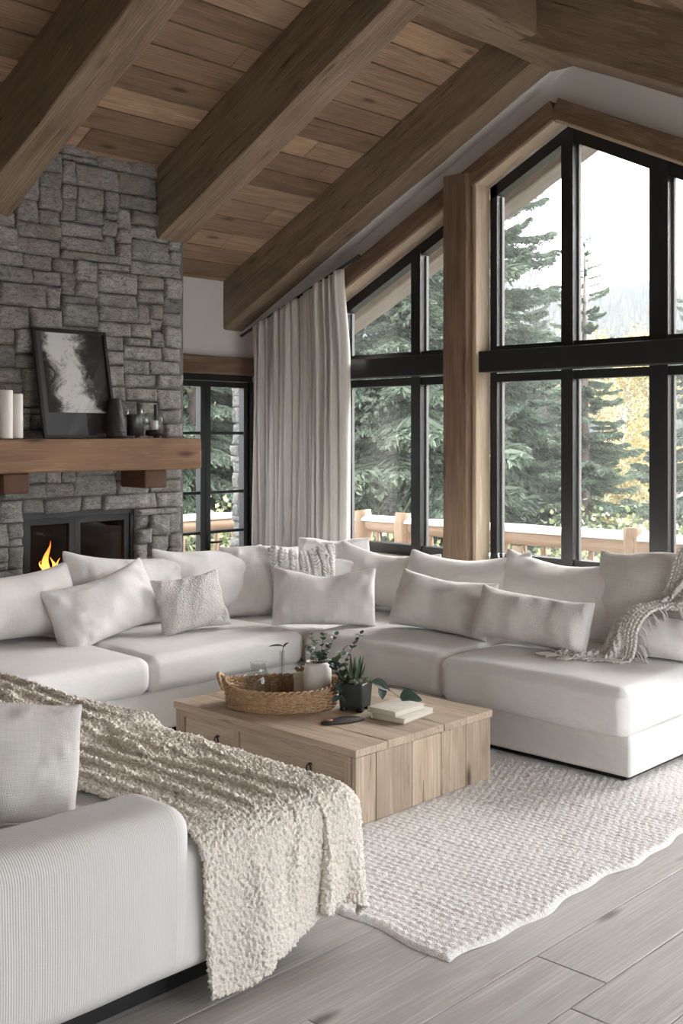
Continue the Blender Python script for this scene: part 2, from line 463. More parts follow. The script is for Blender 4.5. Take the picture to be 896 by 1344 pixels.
def pillow(name, mat, w, h, t, loc, yaw=0, lean=0, roll=0, seed=1, chop=0.0, sag=.25, bend=0.0, label=None, cat='pillow', group=None, parent=None, disp=None, wrk=1.0, puff=1.0):
    """yaw: direction the front faces (0 = -y). loc is the bottom centre. lean tips the top backwards."""
    P, F, uv = pillow_raw(w, h, seed, puff)
    P = P.copy(); th = P[:, 1].max() - P[:, 1].min(); P[:, 1] *= t / th
    zz = (P[:, 2] + h / 2) / h; xx = P[:, 0] / (w / 2)
    P[:, 1] *= 1 + sag * (.45 - zz) * 2 * .6
    P[:, 0] *= 1 + .05 * sag * (1 - zz)
    P[:, 2] -= chop * np.exp(-(xx * 2.0) ** 2) * ss(.35, 1, zz)
    P[:, 1] += bend * (xx ** 2 - .4)
    P[:, 2] -= .03 * sag * (xx ** 2) * zz
    sg = np.where(P[:, 1] < 0, -1.0, 1.0); body = np.clip(np.abs(P[:, 1]) / (t * .2), 0, 1)
    n1 = nz(P, 4.0, seed * 3.3, 2); q1 = P.copy(); a_ = seed * 1.7
    ca, sa = math.cos(a_), math.sin(a_); q1[:, 0], q1[:, 2] = P[:, 0] * ca + P[:, 2] * sa, (-P[:, 0] * sa + P[:, 2] * ca) * 2.6
    n2 = 1 - np.abs(nz(q1, 3.6, seed * 2.1, 2)) * 2.4; n2 = np.clip(n2, 0, 1) ** 3
    q1[:, 0], q1[:, 2] = (P[:, 0] * sa - P[:, 2] * ca) * 2.2, P[:, 0] * ca + P[:, 2] * sa
    n3 = 1 - np.abs(nz(q1, 4.6, seed * 1.3 + 9, 2)) * 2.6; n3 = np.clip(n3, 0, 1) ** 3
    er = np.maximum(np.abs(P[:, 0]) / (w / 2), np.abs(P[:, 2]) / (h / 2)); er = .35 + .65 * ss(.35, .9, er)
    P[:, 1] += sg * body * wrk * (n1 * .026 + (n2 * .019 + n3 * .016) * er)
    flat = ss(-.5, -.38, P[:, 2] / h); P[:, 2] = np.where(P[:, 2] < -h * .42, -h * .42 + (P[:, 2] + h * .42) * .55, P[:, 2])
    P[:, 2] -= P[:, 2].min()
    mb = MB(); mb.add(P, F, np.stack([uv[:, 0] + seed, uv[:, 2] + seed, uv[:, 1]], 1))
    o = mb.build(name, mat)
    from mathutils import Euler
    R = Matrix.Rotation(yaw, 4, 'Z') @ Matrix.Rotation(-lean, 4, 'X') @ Matrix.Rotation(roll, 4, 'Y')
    s1 = o.modifiers.new('sub', 'SUBSURF'); s1.levels = s1.render_levels = 2
    if disp:
        tx = bpy.data.textures.new('tuft', 'CLOUDS'); tx.noise_scale = disp[0]; tx.noise_depth = 1
        s1.levels = s1.render_levels = 3
        d = o.modifiers.new('nap', 'DISPLACE'); d.texture = tx; d.strength = disp[1]; d.mid_level = .5
    Mw = Matrix.Translation(loc) @ R
    if parent: o.parent = parent; o.matrix_local = parent.matrix_world.inverted() @ Mw if False else Mw
    else:
        o.matrix_world = Mw; tag(o, label, cat, group)
    return o
# ================================================================== ROOM
XR, SL = -3.78, .49
def zr(x, c=4.25): return c - SL * abs(x - XR)
XL, YW, XC = -6.8, 6.0, -5.8           # recessed left wall, gable wall, chimney face
cs = math.sqrt(1 + SL * SL)

# floor boards run towards the gable
mb = MB(); x = XL; k = 0
while x < 1.2:
    w = .235; y = -1.6 - rng.uniform(0, 1.6)
    while y < YW:
        L = rng.uniform(1.5, 2.6); y1 = min(y + L, YW + .05)
        v, f, n = gbox(w / 2 - .0012, (y1 - y) / 2 - .0012, .012, .003, 5, 1)
        c = np.array([x + w / 2, (y + y1) / 2, -.012])
        wc = np.stack([v[:, 1], v[:, 0], v[:, 2]], 1) + rng.uniform(-20, 20, 3)
        mb.add(v + c, f, wc, rng.random()); y = y1
    x += w
struct(mb.build('floor', M['floor'], smooth=False), 'grey oak plank floor', 'floor')
mb = MB(); box(mb, XL - .2, 1.2, -3, YW + .1, -.2, -.026); struct(mb.build('trim_1', M['dark']), 'dark joints under the floor planks', 'trim')

# ceiling boards
mb = MB()
for side in (-1, 1):
    u = 0
    umax = (3.25 if side < 0 else 4.6) * cs
    while u < umax:
        w = .185; y = -.9 - rng.uniform(0, 1.5)
        while y < 7.45:
            L = rng.uniform(3.0, 5.5); y1 = min(y + L, 7.45)
            uc = u + w / 2; xc = XR + side * uc / cs; zc = zr(xc) + .016
            ez = (side * SL / cs, 0, 1 / cs)
            m = frame_mat((xc, (y + y1) / 2, zc), (0, 1, 0), ez)
            lumber(mb, y1 - y - .004, w - .006 - rng.uniform(0, .006), .03, m, .005, .0, 9, rng.random(), rng.uniform(-30, 30)); y = y1
        u += w
struct(mb.build('ceiling', M['ceil'], smooth=False), 'sloping plank ceiling of reclaimed brown boards', 'ceiling')
mb = MB()
prism_xz(mb, [(XR, 4.29), (XR - 3.4, 4.29 - 3.4 * SL), (XR - 3.4, 4.55 - 3.4 * SL), (XR, 4.55), (XR + 4.7, 4.55 - 4.7 * SL), (XR + 4.7, 4.29 - 4.7 * SL)], -.9, 7.5)
struct(mb.build('ceiling_light_blocker', M['dark'], smooth=False), 'added slab over the ceiling boards that blocks light', 'roof')  # unseen backing slab added to keep light out above the boards

def prism_yz(mb, poly, x0, x1, tint=.5):
    n = len(poly); V = [(x0, y, z) for y, z in poly] + [(x1, y, z) for y, z in poly]
    F = [tuple(range(n))[::-1], tuple(range(n, 2 * n))] + [(i, (i + 1) % n, (i + 1) % n + n, i + n) for i in range(n)]
    mb.add(V, F, tint=tint)
# unseen rear wall added behind the camera to cut fill light
mb = MB(); prism_xz(mb, [(XL, 0), (1.2, 0), (1.2, zr(1.2)), (XR, 4.25), (XL, zr(XL))], -1.05, -.9)
struct(mb.build('wall_front_blocker', M['plaster'], smooth=False), 'added plaster wall behind the viewpoint that cuts the fill light', 'wall')
mb = MB(); prism_yz(mb, [(-1.05, 0), (2.3, 0), (2.3, 1.83), (-1.05, 1.83)], 1.05, 1.2)
struct(mb.build('wall_right_blocker', M['plaster'], smooth=False), 'added low plaster wall that cuts light from the open right side', 'wall')  # unseen low wall added to reduce light from the right
# gable wall
OT, XA = 3.50, -3.83                    # window opening rake apex
def zt(x, o=0): return OT + o - .49 * abs(x - XA)
mb = MB()
y0, y1 = YW, YW + .16
prism_xz(mb, [(XL, 0), (-5.82, 0), (-5.82, zt(-5.82)), (-5.82, zr(-5.82) + .02), (XL, zr(XL) + .02)], y0, y1)
prism_xz(mb, [(-5.82, 0), (1.0, 0), (1.0, .68), (-5.82, .68)], y0, y1)
prism_xz(mb, [(-5.82, zt(-5.82)), (XA, OT), (XA, zr(XA) + .02), (-5.82, zr(-5.82) + .02)], y0, y1)
prism_xz(mb, [(XA, OT), (-1.2, zt(-1.2)), (-1.2, zr(-1.2) + .02), (XA, zr(XA) + .02)], y0, y1)
prism_xz(mb, [(-1.2, .68), (1.0, .68), (1.0, zr(1.0)), (-1.2, zr(-1.2) + .02)], y0, y1)
struct(mb.build('wall_back', M['plaster'], smooth=False), 'plastered gable wall with tall black framed windows', 'wall')
mb = MB()
for s_ in (-1, 1):
    xe = XL if s_ < 0 else 1.0
    prism_xz(mb, [(XR, 3.87), (xe, 3.87 - SL * abs(xe - XR)), (xe, 4.24 - SL * abs(xe - XR)), (XR, 4.24)][::-s_], 5.895, YW + .005)
struct(mb.build('trim_2', M['plaster'], smooth=False), 'pale plaster band between the rafter and gable wall', 'trim')

# left wall (recess with glazed door)
mb = MB()
prism_yz(mb, [(-1.6, 0), (4.6, 0), (4.6, 2.9), (-1.6, 2.9)], XL - .15, XL)
prism_yz(mb, [(4.6, 2.03), (YW, 2.03), (YW, 2.9), (4.6, 2.9)], XL - .15, XL)
struct(mb.build('wall_left', M['plaster'], smooth=False), 'cream plaster wall above the glazed door', 'wall')
mb = MB(); lumber(mb, 1.5, .06, .14, frame_mat((XL + .025, 5.245, 2.095), (0, 1, 0), (0, 0, 1)), .01, .004, .1, .5, 3)
struct(mb.build('trim_3', M['trimwood']), 'old wood lintel over the glazed door', 'trim')

# glazed doors in the recess
door = empty('door_1', (XL - .03, 4.62, 0)); struct(door, 'black glazed garden door beside the stone chimney', 'door')
fr = MB(); X0 = .0
def dbox(mb, y0, y1, z0, z1, x0=-.03, x1=.03): box(mb, x0, x1, y0, y1, z0, z1)
dbox(fr, 0, 1.35, 1.975, 2.03, -.05, .05); dbox(fr, 0, .04, 0, 1.975, -.05, .05); dbox(fr, 1.33, 1.365, 0, 1.975, -.05, .05)
fr.build('door_frame', M['black'], door, smooth=False)
for i, (a, b) in enumerate(((.04, .46), (.46, .885), (.885, 1.33))):
    lf = MB(); g = MB()
    dbox(lf, a + .002, a + .05, .02, 1.97); dbox(lf, b - .05, b - .002, .02, 1.97); dbox(lf, a + .05, b - .05, .02, .14); dbox(lf, a + .05, b - .05, 1.925, 1.97)
    for z in (.42, .775, 1.09, 1.56): dbox(lf, a + .05, b - .05, z - .011, z + .011, -.018, .018)
    l = lf.build('door_leaf', M['black'], door, smooth=False)
    dbox(g, a + .048, b - .048, .13, 1.93, -.003, .003); g.build('pane', M['pane'], l, smooth=False)
    if i == 2:
        h = MB(); tube(h, [(.03, a + .03, .70), (.07, a + .03, .70), (.075, a + .12, .70)], .009); box(h, .028, .036, a + .015, a + .045, .62, .76)
        h.build('door_handle', M['iron'], l)

# stone pier outside the door
def stone_face(mb, W, H, T, holes=(), cw=.05, chh=.045, seed=3, corner_w=None):
    """random squared rubble in the (u,v) plane; T maps (u,v,depth)->world"""
    r_ = np.random.default_rng(seed); nu, nv = int(W / cw), int(H / chh); occ = np.zeros((nu, nv), bool)
    for (a, b, c, d) in holes: occ[int(round(a / cw)):int(round(b / cw)), int(round(c / chh)):int(round(d / chh))] = True
    for j in range(nv):
        i = 0
        while i < nu:
            if occ[i, j]: i += 1; continue
            h = int(r_.choice([1, 2, 3], p=[.14, .62, .24])); w = int(r_.choice([2, 3, 4, 5, 6, 8], p=[.08, .22, .28, .22, .14, .06]))
            if h == 1: w = max(w, 3)
            ww = 0
            while ww < w and i + ww < nu and not occ[i + ww, j]: ww += 1
            if i + ww < nu and not occ[i + ww, j] and (i + ww + 1 >= nu or occ[i + ww + 1, j]): ww += 1
            hh = h
            while hh > 1 and (j + hh > nv or occ[i:i + ww, j:j + hh].any()): hh -= 1
            occ[i:i + ww, j:j + hh] = True
            g = .0035; a0, a1, b0, b1 = i * cw + g, (i + ww) * cw - g, j * chh + g, (j + hh) * chh - g
            jit = r_.uniform(-.007, .007, (4, 2)); dep = r_.uniform(.0, .032)
            mu = max(6, int((a1 - a0) / .013)); mv = max(6, int((b1 - b0) / .013))
            U, Vv = np.meshgrid(np.linspace(0, 1, mu), np.linspace(0, 1, mv), indexing='ij')
            def bil(k): return (jit[0, k] * (1 - U) * (1 - Vv) + jit[1, k] * U * (1 - Vv) + jit[2, k] * U * Vv + jit[3, k] * (1 - U) * Vv)
            pu = a0 + U * (a1 - a0) + bil(0); pv = b0 + Vv * (b1 - b0) + bil(1)
            eu = np.minimum(pu - pu[0:1], pu[-1:] - pu); ev = np.minimum(pv - pv[:, :1], pv[:, -1:] - pv); e = np.minimum(eu, ev)
            pts = np.stack([pu.ravel(), pv.ravel(), np.full(mu * mv, seed + dep * 99)], 1)
            tl = r_.uniform(-.05, .05, 2)
            nn = (nz(pts, 9, i * 1.7 + j, 4) * .017 + nz(pts, 33, i, 2) * .007).reshape(mu, mv)
            D = dep + nn - .011 * (1 - ss(0, .009, e)) + (pu - pu.mean()) * tl[0] + (pv - pv.mean()) * tl[1]
            ring = (np.arange(mu * mv).reshape(mu, mv))
            P = [T(a, b, d) for a, b, d in zip(pu.ravel(), pv.ravel(), D.ravel())]
            bd = list(ring[:, 0]) + list(ring[-1, 1:]) + list(ring[:-1, -1][::-1]) + list(ring[0, 1:-1][::-1])
            base = len(P); P += [T(pu.ravel()[q], pv.ravel()[q], -.05) for q in bd]
            F = grid_faces(mu, mv); nb = len(bd)
            F += [(bd[(q + 1) % nb], bd[q], base + q, base + (q + 1) % nb) for q in range(nb)]
            wc = np.array(P) + r_.uniform(-20, 20, 3)
            mb.add(P, F, wc, float(np.clip(r_.normal(.5, .24), 0, 1))); i += ww

mb = MB()
HY0, HY1, HZ0, HZ1 = 3.34, 4.14, .45, 1.10
stone_face(mb, 3.30, 3.42, lambda u, v, d: (XC + d, 1.24 + u, v + .0), holes=[(HY0 - 1.24, HY1 - 1.24, HZ0, HZ1)], seed=5)
fp = empty('stone_fireplace', (XC - .5, 3.0, 0)); tag(fp, 'floor to ceiling grey squared stone chimney breast with the firebox opening', 'fireplace')
o = mb.build('stone_facing', M['stone'], fp); o.location = (-XC + .5, -3.0, 0)
mb = MB(); yb0, yb1 = 1.22, 4.53
zt_c = zr(XC) + .0
def cpr(y0, y1, z0, ztop=None, x0=XL, x1=XC - .03):
    if ztop is None: prism_xz(mb, [(x0, z0), (x1, z0), (x1, zr(x1) + .02), (x0, zr(x0) + .02)], y0, y1)
    else: box(mb, x0, x1, y0, y1, z0, ztop)
cpr(yb0, HY0, 0); cpr(HY1, yb1, 0); cpr(HY0, HY1, HZ1); cpr(HY0, HY1, 0, HZ0); cpr(HY0, HY1, HZ0, HZ1, XL, -6.5)
o = mb.build('chimney_core', M['mortar'], fp, smooth=False); o.location = (-XC + .5, -3.0, 0)

ins = empty('fireplace_insert', (XC - .06, 3.74, HZ0)); tag(ins, 'black metal fireplace insert with two glass doors set in the stone', 'fireplace insert')
mb = MB(); a, b, H = -.395, .395, .645
box(mb, -.03, .03, a, b, H - .045, H); box(mb, -.03, .03, a, b, 0, .03); box(mb, -.03, .03, a, a + .025, .03, H - .045); box(mb, -.03, .03, b - .025, b, .03, H - .045)
mb.build('surround', M['black'], ins, smooth=False)
for (p, q) in ((a + .027, -.03), (-.028, b - .027)):
    mb = MB(); z0, z1 = .032, H - .047; t_ = .038
    for (y0_, y1_, za, zb) in ((p, p + t_, z0, z1), (q - t_, q, z0, z1), (p + t_, q - t_, z0, z0 + t_), (p + t_, q - t_, z1 - t_, z1)): box(mb, -.012, .02, y0_, y1_, za, zb)
    d = mb.build('insert_door', plain('grey_black_metal', (.014, .0145, .016), .5), ins, smooth=False)
    mb = MB(); box(mb, .0, .005, p + t_ - .002, q - t_ + .002, z0 + t_ - .002, z1 - t_ + .002); mb.build('door_glass', M['fireglass'], d, smooth=False)
mb = MB()
box(mb, -.60, -.04, a, b, .0, .02); box(mb, -.62, -.60, a, b, 0, H - .01); box(mb, -.6, -.03, a, a + .012, 0, H - .01); box(mb, -.6, -.03, b - .012, b, 0, H - .01); box(mb, -.6, -.03, a, b, H - .03, H - .01)
mb.build('firebox_lining', M['firebrick'], ins, smooth=False)
for (p, q, r_) in (((-.33, -.30, .07), (-.30, .16, .06), .045), ((-.22, -.26, .065), (-.2, .2, .06), .05), ((-.27, -.2, .14), (-.22, .12, .16), .04)):
    pts = np.linspace(p, q, 8); pts = pts + rng.normal(size=pts.shape) * .004
    m2 = MB(); tube(m2, pts, r_ * rng.uniform(.9, 1.1, 8), 12)
    tag(m2.build('firewood_log', M['char'], loc=ins.location), 'charred log burning inside the fireplace insert', 'log', 'logs in the fire')
def flame_mat():
    t = NT('flame'); t.t.nodes.remove(t.b)
    o = t.coord('Generated'); sx = t.n('ShaderNodeSeparateXYZ'); t.l(o, sx.inputs[0])
    c = t.ramp(sx.outputs[2], [(0, (1, .62, .25)), (.35, (1, .38, .08)), (.75, (.9, .18, .02)), (1, (.5, .06, .01))])
    e = t.n('ShaderNodeEmission'); e.inputs[1].default_value = 2.6; t.l(c, e.inputs[0])
    lw = t.n('ShaderNodeLayerWeight'); lw.inputs[0].default_value = .35
    tr = t.n('ShaderNodeBsdfTransparent'); mx = t.n('ShaderNodeMixShader')
    t.l(t.ramp(lw.outputs['Facing'], [(.25, 0.0), (.85, .95)]), mx.inputs[0]); t.l(e.outputs[0], mx.inputs[1]); t.l(tr.outputs[0], mx.inputs[2])
    t.l(mx.outputs[0], t.out.inputs[0]); return t.m
mb = MB()
for (y_, h_, r_, z_, sd) in ((-.085, .27, .033, .17, 1), (-.045, .20, .036, .14, 2), (.0, .21, .03, .12, 3), (-.03, .14, .03, .12, 5), (.035, .16, .024, .11, 4), (-.11, .12, .022, .2, 6)):
    zz = np.linspace(0, 1, 14); pts = np.stack([-.2 + .012 * np.sin(zz * 5 + sd), y_ + .03 * np.sin(zz * 6.5 + sd * 2) * zz, z_ + zz * h_], 1)
    tube(mb, pts, r_ * np.sin(PI * (zz * .9 + .1) ** .7).clip(.03) * (1 - zz * .5), 10)
fl = mb.build('flame', flame_mat(), loc=ins.location); tag(fl, 'orange flames burning behind the left glass door of the fireplace', 'fire')

# mantel
ms = empty('mantel_shelf', (XC + .16, 3.2, 1.335)); tag(ms, 'thick reclaimed wood mantel shelf across the stone chimney', 'mantel')
mb = MB(); lumber(mb, 3.2, .34, .19, frame_mat((0, -.4, .095), (0, 1, 0), (0, 0, 1)), .012, .004, .07, .5, 2)
mb.build('shelf', M['mantel'], ms)
for y_ in (3.12, 4.06):
    mb = MB(); lumber(mb, .26, .16, .11, frame_mat((.02, y_ - 3.2, -.056), (1, 0, 0), (0, 0, 1)), .01, .004, .05, .5, y_)
    mb.build('corbel', M['corbel'], ms)

# beams
def rafter(y, w, c, depth, side=-1, x_end=None, seed=1, label='', x_start=None):
    xs = XR if x_start is None else x_start; xe = x_end; xm = (xs + xe) / 2
    L = abs(xe - xs) * cs; zm = c - SL * abs(xm - XR)
    H = depth / cs
    ez = np.array((side * SL / cs, 0, 1 / cs)); ctr = np.array((xm, y, zm)) + ez * H / 2
    mb = MB(); m = frame_mat(tuple(ctr), (side / cs, 0, -SL / cs), tuple(ez))
    lumber(mb, L + .1, w, H, m, .012, .011, .09, .5, seed)
    o = mb.build('ceiling_beam', M['beam']); tag(o, label, 'beam'); return o
rafter(5.79, .20, 3.87, .42, -1, XL + .01, 11, 'heavy wood rafter over the gable windows, left of the ridge')
rafter(4.41, .235, 3.79, .47, -1, XC + .05, 12, 'heavy wood rafter meeting the right corner of the stone chimney')
rafter(3.13, .235, 3.79, .47, -1, XC + .05, 13, 'heavy wood rafter running over the fireplace in the top left corner')
rafter(1.72, .235, 3.79, .47, -1, XC + .05, 14, 'heavy wood rafter nearest the camera, above the left sofa run')
rafter(5.59, .60, 3.86, .46, 1, 1.0, 15, 'broad wood rafter right of the ridge above the window peak')
mb = MB(); lumber(mb, 6.7, .30, .42, frame_mat((XR + .06, 2.55, 4.03), (0, 1, 0), (0, 0, 1)), .02, .009, .09, .5, 21)
tag(mb.build('ridge_beam', M['beam']), 'horizontal ridge beam where the rafters meet', 'beam')

# column and trims round the windows
def post(x0, x1, y0, y1, z0, z1, name, mat, seed):
    mb = MB(); lumber(mb, z1 - z0, x1 - x0, y1 - y0, frame_mat(((x0 + x1) / 2, (y0 + y1) / 2, (z0 + z1) / 2), (0, 0, 1), (0, 1, 0)), .008, .003, .1, .5, seed)
    return mb.build(name, mat)
struct(post(-4.665, -4.47, 5.81, 6.03, 0, zt(-4.56) + .14, 'trim_4', M['trimwood'], 4), 'tall old wood post between the two window groups', 'trim')
struct(post(-4.468, -4.435, 5.87, 6.03, .68, zt(-4.44) + .01, 'trim_5', M['palejamb'], 5), 'pale wood jamb beside the post', 'trim')
struct(post(-2.56, -2.36, 5.81, 6.03, 0, zt(-2.5) + .14, 'trim_6', M['trimwood'], 6), 'tall old wood post right of the main window', 'trim')
k = 7
for (xa, xb) in ((-5.83, -4.60), (-4.52, XA), (XA, -1.2)):
    for nm, mt, y0_, dz, h_ in (('dark', 'trimwood', 5.865, .02, .12), ('pale', 'palejamb', 5.875, .0, .022)):
        sd = -1 if xb <= XA else 1
        xm = (xa + xb) / 2; L = abs(xb - xa) * cs + (.05 if nm == 'dark' else 0); ez = np.array((sd * SL / cs, 0, 1 / cs))
        ctr = np.array((xm, (y0_ + 6.03) / 2, zt(xm) + dz)) + ez * h_ / 2
        mb = MB(); lumber(mb, L, 6.03 - y0_, h_, frame_mat(tuple(ctr), (sd / cs, 0, -SL / cs), tuple(ez)), .006, .003 if nm == 'dark' else 0, .1, .5, k)
        struct(mb.build('trim_%d' % k, M[mt]), ('old wood rake trim over the window' if nm == 'dark' else 'pale wood lining under the rake trim'), 'trim'); k += 1
mb = MB(); lumber(mb, 4.65, .15, .04, frame_mat((-3.5, 5.925, .66), (1, 0, 0), (0, 0, 1)), .006, .002, .1, .5, 31)
struct(mb.build('windowsill_ledge', M['palejamb']), 'pale wood sill along the bottom of the windows', 'sill')

def window(n, x0, x1, mull, label):
    w = empty('window_%d' % n, (x0, YW, .68)); struct(w, label, 'window')
    def P(v): return [(x - x0, z - .68) for x, z in v]
    f = MB(); Y0, Y1 = .03, .11
    def bar(pts, a=Y0, b=Y1): prism_xz(f, P(pts), a, b)
    T = .055
    for (xa, xb) in ((x0, x0 + T), (x1 - T, x1)):
        bar([(xa, .68), (xb, .68), (xb, zt(xb)), (xa, zt(xa))])
    for xm, wd in mull:
        bar([(xm - wd / 2, .70), (xm + wd / 2, .70), (xm + wd / 2, zt(xm + wd / 2) - .01), (xm - wd / 2, zt(xm - wd / 2) - .01)], Y0 - .012, Y1)
    bar([(x0 + T, .68), (x1 - T, .68), (x1 - T, .755), (x0 + T, .755)])
    bar([(x0 + T, 1.90), (x1 - T, 1.90), (x1 - T, 1.955), (x0 + T, 1.955)]); bar([(x0 + T, 2.09), (x1 - T, 2.09), (x1 - T, 2.14), (x0 + T, 2.14)])
    xs = [x0, x1] if not (x0 < XA < x1) else [x0, XA, x1]
    for a, b in zip(xs[:-1], xs[1:]):
        bar([(a, zt(a) - .085), (b, zt(b) - .085), (b, zt(b)), (a, zt(a))])
    f.build('window_frame', M['black'], w, smooth=False)
    # fine inner bead in grey
    b2 = MB(); edges = [x0 + T] + [q for m_, wd in mull for q in (m_ - wd / 2, m_ + wd / 2)] + [x1 - T]
    for a, b in zip(edges[0::2], edges[1::2]):
        for xa in (a, b - .012):
            prism_xz(b2, P([(xa, .755), (xa + .012, .755), (xa + .012, 1.9), (xa, 1.9)]), Y0 + .045, Y1 - .01)
            prism_xz(b2, P([(xa, 2.14), (xa + .012, 2.14), (xa + .012, zt(xa) - .09), (xa, zt(xa) - .09)]), Y0 + .045, Y1 - .01)
    b2.build('glazing_bead', plain('grey_bead', (.16, .155, .15), .5), w, smooth=False)
    t = MB(); lumber(t, x1 - x0 + .02, .12, .14, frame_mat(((x1 - x0) / 2 + .0, -.04, 2.03 - .68), (1, 0, 0), (0, 0, 1)), .006, .0, .3, .5, n)
    t.build('transom_bar', M['black'], w, smooth=False)
    g = MB(); pts = [(x0 + .02, .72), (x1 - .02, .72), (x1 - .02, zt(x1 - .02) - .03)] + ([(XA, OT - .03)] if x0 < XA < x1 else []) + [(x0 + .02, zt(x0 + .02) - .03)]
    prism_xz(g, P(pts), .068, .072); g.build('pane', M['pane'], w, smooth=False)
window(1, -5.82, -4.665, [(-5.08, .085)], 'left window group with two lights beside the curtain')
window(2, -4.435, -2.56, [(XA, .085), (-3.2, .12)], 'tall peaked window group right of the wood post')
window(3, -2.36, -1.2, [(-1.78, .085)], 'window group at the right end of the gable')

# curtain
def curtain():
    nu, nz_ = 330, 46; V = []; WC = []
    x0, x1 = -6.56, -5.575
    r_ = np.random.default_rng(4); u = np.linspace(0, 1, nu)
    knots = np.cumsum(r_.uniform(.45, 1.5, 40)); knots = knots / knots[-1] * 1.02
    ph = np.interp(u, knots, np.arange(40)) * PI * .86
    am = .035 + .02 * np.sin(u * 17 + 1) + .03 * ss(.7, .85, u)
    for j in range(nz_):
        q = j / (nz_ - 1); s_ = 1 - .25 * q
        zt_ = 2.40 + .36 * (u ** 1.05) - .015 * np.abs(np.sin(ph))
        zb = .012; z = zt_ * (1 - q) + zb * q
        x = x0 + (x1 - x0) * u + .012 * np.sin(ph * 2 + 1) + .05 * u ** 3 * ss(0, .25, np.full(nu, q))
        y = 5.775 + am * (np.sin(ph + .5 * np.sin(q * 3 + u * 9)) * (.75 + .35 * q)) + .012 * np.sin(ph * .37 + q * 4)
        V.append(np.stack([x, y, z], 1)); WC.append(np.stack([u * 2.2, z, y], 1))
    V = np.array(V).transpose(1, 0, 2).reshape(-1, 3); WC = np.array(WC).transpose(1, 0, 2).reshape(-1, 3)
    mb = MB(); mb.add(V, [f[::-1] for f in grid_faces(nu, nz_)], WC)
    o = mb.build('curtain', M['curtain']); s_ = o.modifiers.new('s', 'SOLIDIFY'); s_.thickness = .004
    return o
tag(curtain(), 'long oatmeal linen curtain hanging in the corner beside the windows', 'curtain')
mb = MB(); tube(mb, [(-6.75, 5.83, 2.34), (-5.45, 5.83, 2.34 + 1.3 * .385)], .012, 10)
tag(mb.build('curtain_rod', M['iron']), 'slim dark sloping rod carrying the linen curtain', 'curtain rod')
# ================================================================== FURNITURE
def adopt(o, root):
    o.parent = root; o.location = Vector(o.location) - Vector(root.location); return o
def cushion(name, mat, x0, x1, y0, y1, z0, z1, root, r=.05, crown=.022, seed=1, wr=.006, side=.01, step=.045, flatwc=False, tint=.5, seam=None):
    hx, hy, hz = (x1 - x0) / 2, (y1 - y0) / 2, (z1 - z0) / 2
    v, f, n = gbox(hx, hy, hz, r, step, 4)
    ex, ey = v[:, 0] / hx, v[:, 1] / hy
    t = (1 - ex ** 2).clip(0) * (1 - ey ** 2).clip(0)
    top = ss(-.2, 1, v[:, 2] / hz)
    v2 = v.copy(); v2[:, 2] += crown * (t ** .45) * top
    sm = (1 - (v[:, 2] / hz) ** 2).clip(0); v2[:, 0] += n[:, 0] * side * sm; v2[:, 1] += n[:, 1] * side * sm
    a = nz(v, 2.6, seed, 2); b = nz(v, 8, seed * 2, 3); edge = np.maximum(np.abs(ex), np.abs(ey)) ** 6
    v2 += n * ((a * wr + b * wr * .6 * (.35 + edge))[:, None])
    if seam:
        g = np.exp(-((v[:, 2] - (hz - seam)) / .006) ** 2); v2[:, :2] += n[:, :2] * (g * .004)[:, None]
    c = np.array([(x0 + x1) / 2, (y0 + y1) / 2, (z0 + z1) / 2])
    w = v2 + c
    wc = w.copy() if flatwc else np.stack([w[:, 0] + w[:, 2], w[:, 1] + w[:, 2], w[:, 2] * 0], 1)
    mb = MB(); mb.add(w, f, wc, tint); o = mb.build(name, mat)
    s_ = o.modifiers.new('sub', 'SUBSURF'); s_.levels = s_.render_levels = 1
    return adopt(o, root) if root else o
def pcush(root, name, *a, **k):
    o = pillow(name, *a, **k); mw = o.matrix_basis.copy()
    for q in ('label', 'category', 'group'):
        if q in o: del o[q]
    o.parent = root; o.matrix_basis = Matrix.Translation(-Vector(root.location)) @ mw; return o
D = math.radians

sl = empty('sectional_sofa', (-5.05, 3.3, 0)); tag(sl, 'off white linen sofa run along the fireplace wall, reaching into the corner', 'sofa')
cushion('base', M['linen'], -5.62, -4.50, .9, 5.40, .06, .27, sl, .02, 0, 1, .002, .0, .2)
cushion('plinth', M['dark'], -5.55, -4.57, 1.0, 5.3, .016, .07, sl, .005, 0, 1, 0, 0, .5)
cushion('back_frame', M['linen'], -5.66, -5.44, .9, 5.56, .06, .66, sl, .05, 0, 2, .003, 0, .15)
cushion('seat_cushion', M['linen'], -5.45, -4.455, 2.52, 3.265, .262, .445, sl, .055, .02, 3, seam=.03)
cushion('seat_cushion', M['linen'], -5.45, -4.455, .9, 2.515, .262, .445, sl, .055, .02, 33, seam=.03)
cushion('seat_cushion', M['linen'], -5.45, -4.46, 3.27, 4.33, .262, .442, sl, .055, .024, 4, seam=.03)
cushion('seat_cushion', M['linen'], -5.45, -4.44, 4.335, 5.38, .262, .436, sl, .05, .012, 5)
pcush(sl, 'back_cushion', M['linen3'], 1.02, .47, .30, (-5.20, 2.83, .44), D(90), .22, 0, 11, .02, .35)
pcush(sl, 'back_cushion', M['linen3'], .84, .485, .29, (-5.20, 3.66, .44), D(88), .2, D(5), 12, .01, .3)
pcush(sl, 'back_cushion', M['linen'], .84, .475, .30, (-5.18, 4.27, .44), D(87), .2, D(2), 13, -.01, .35)

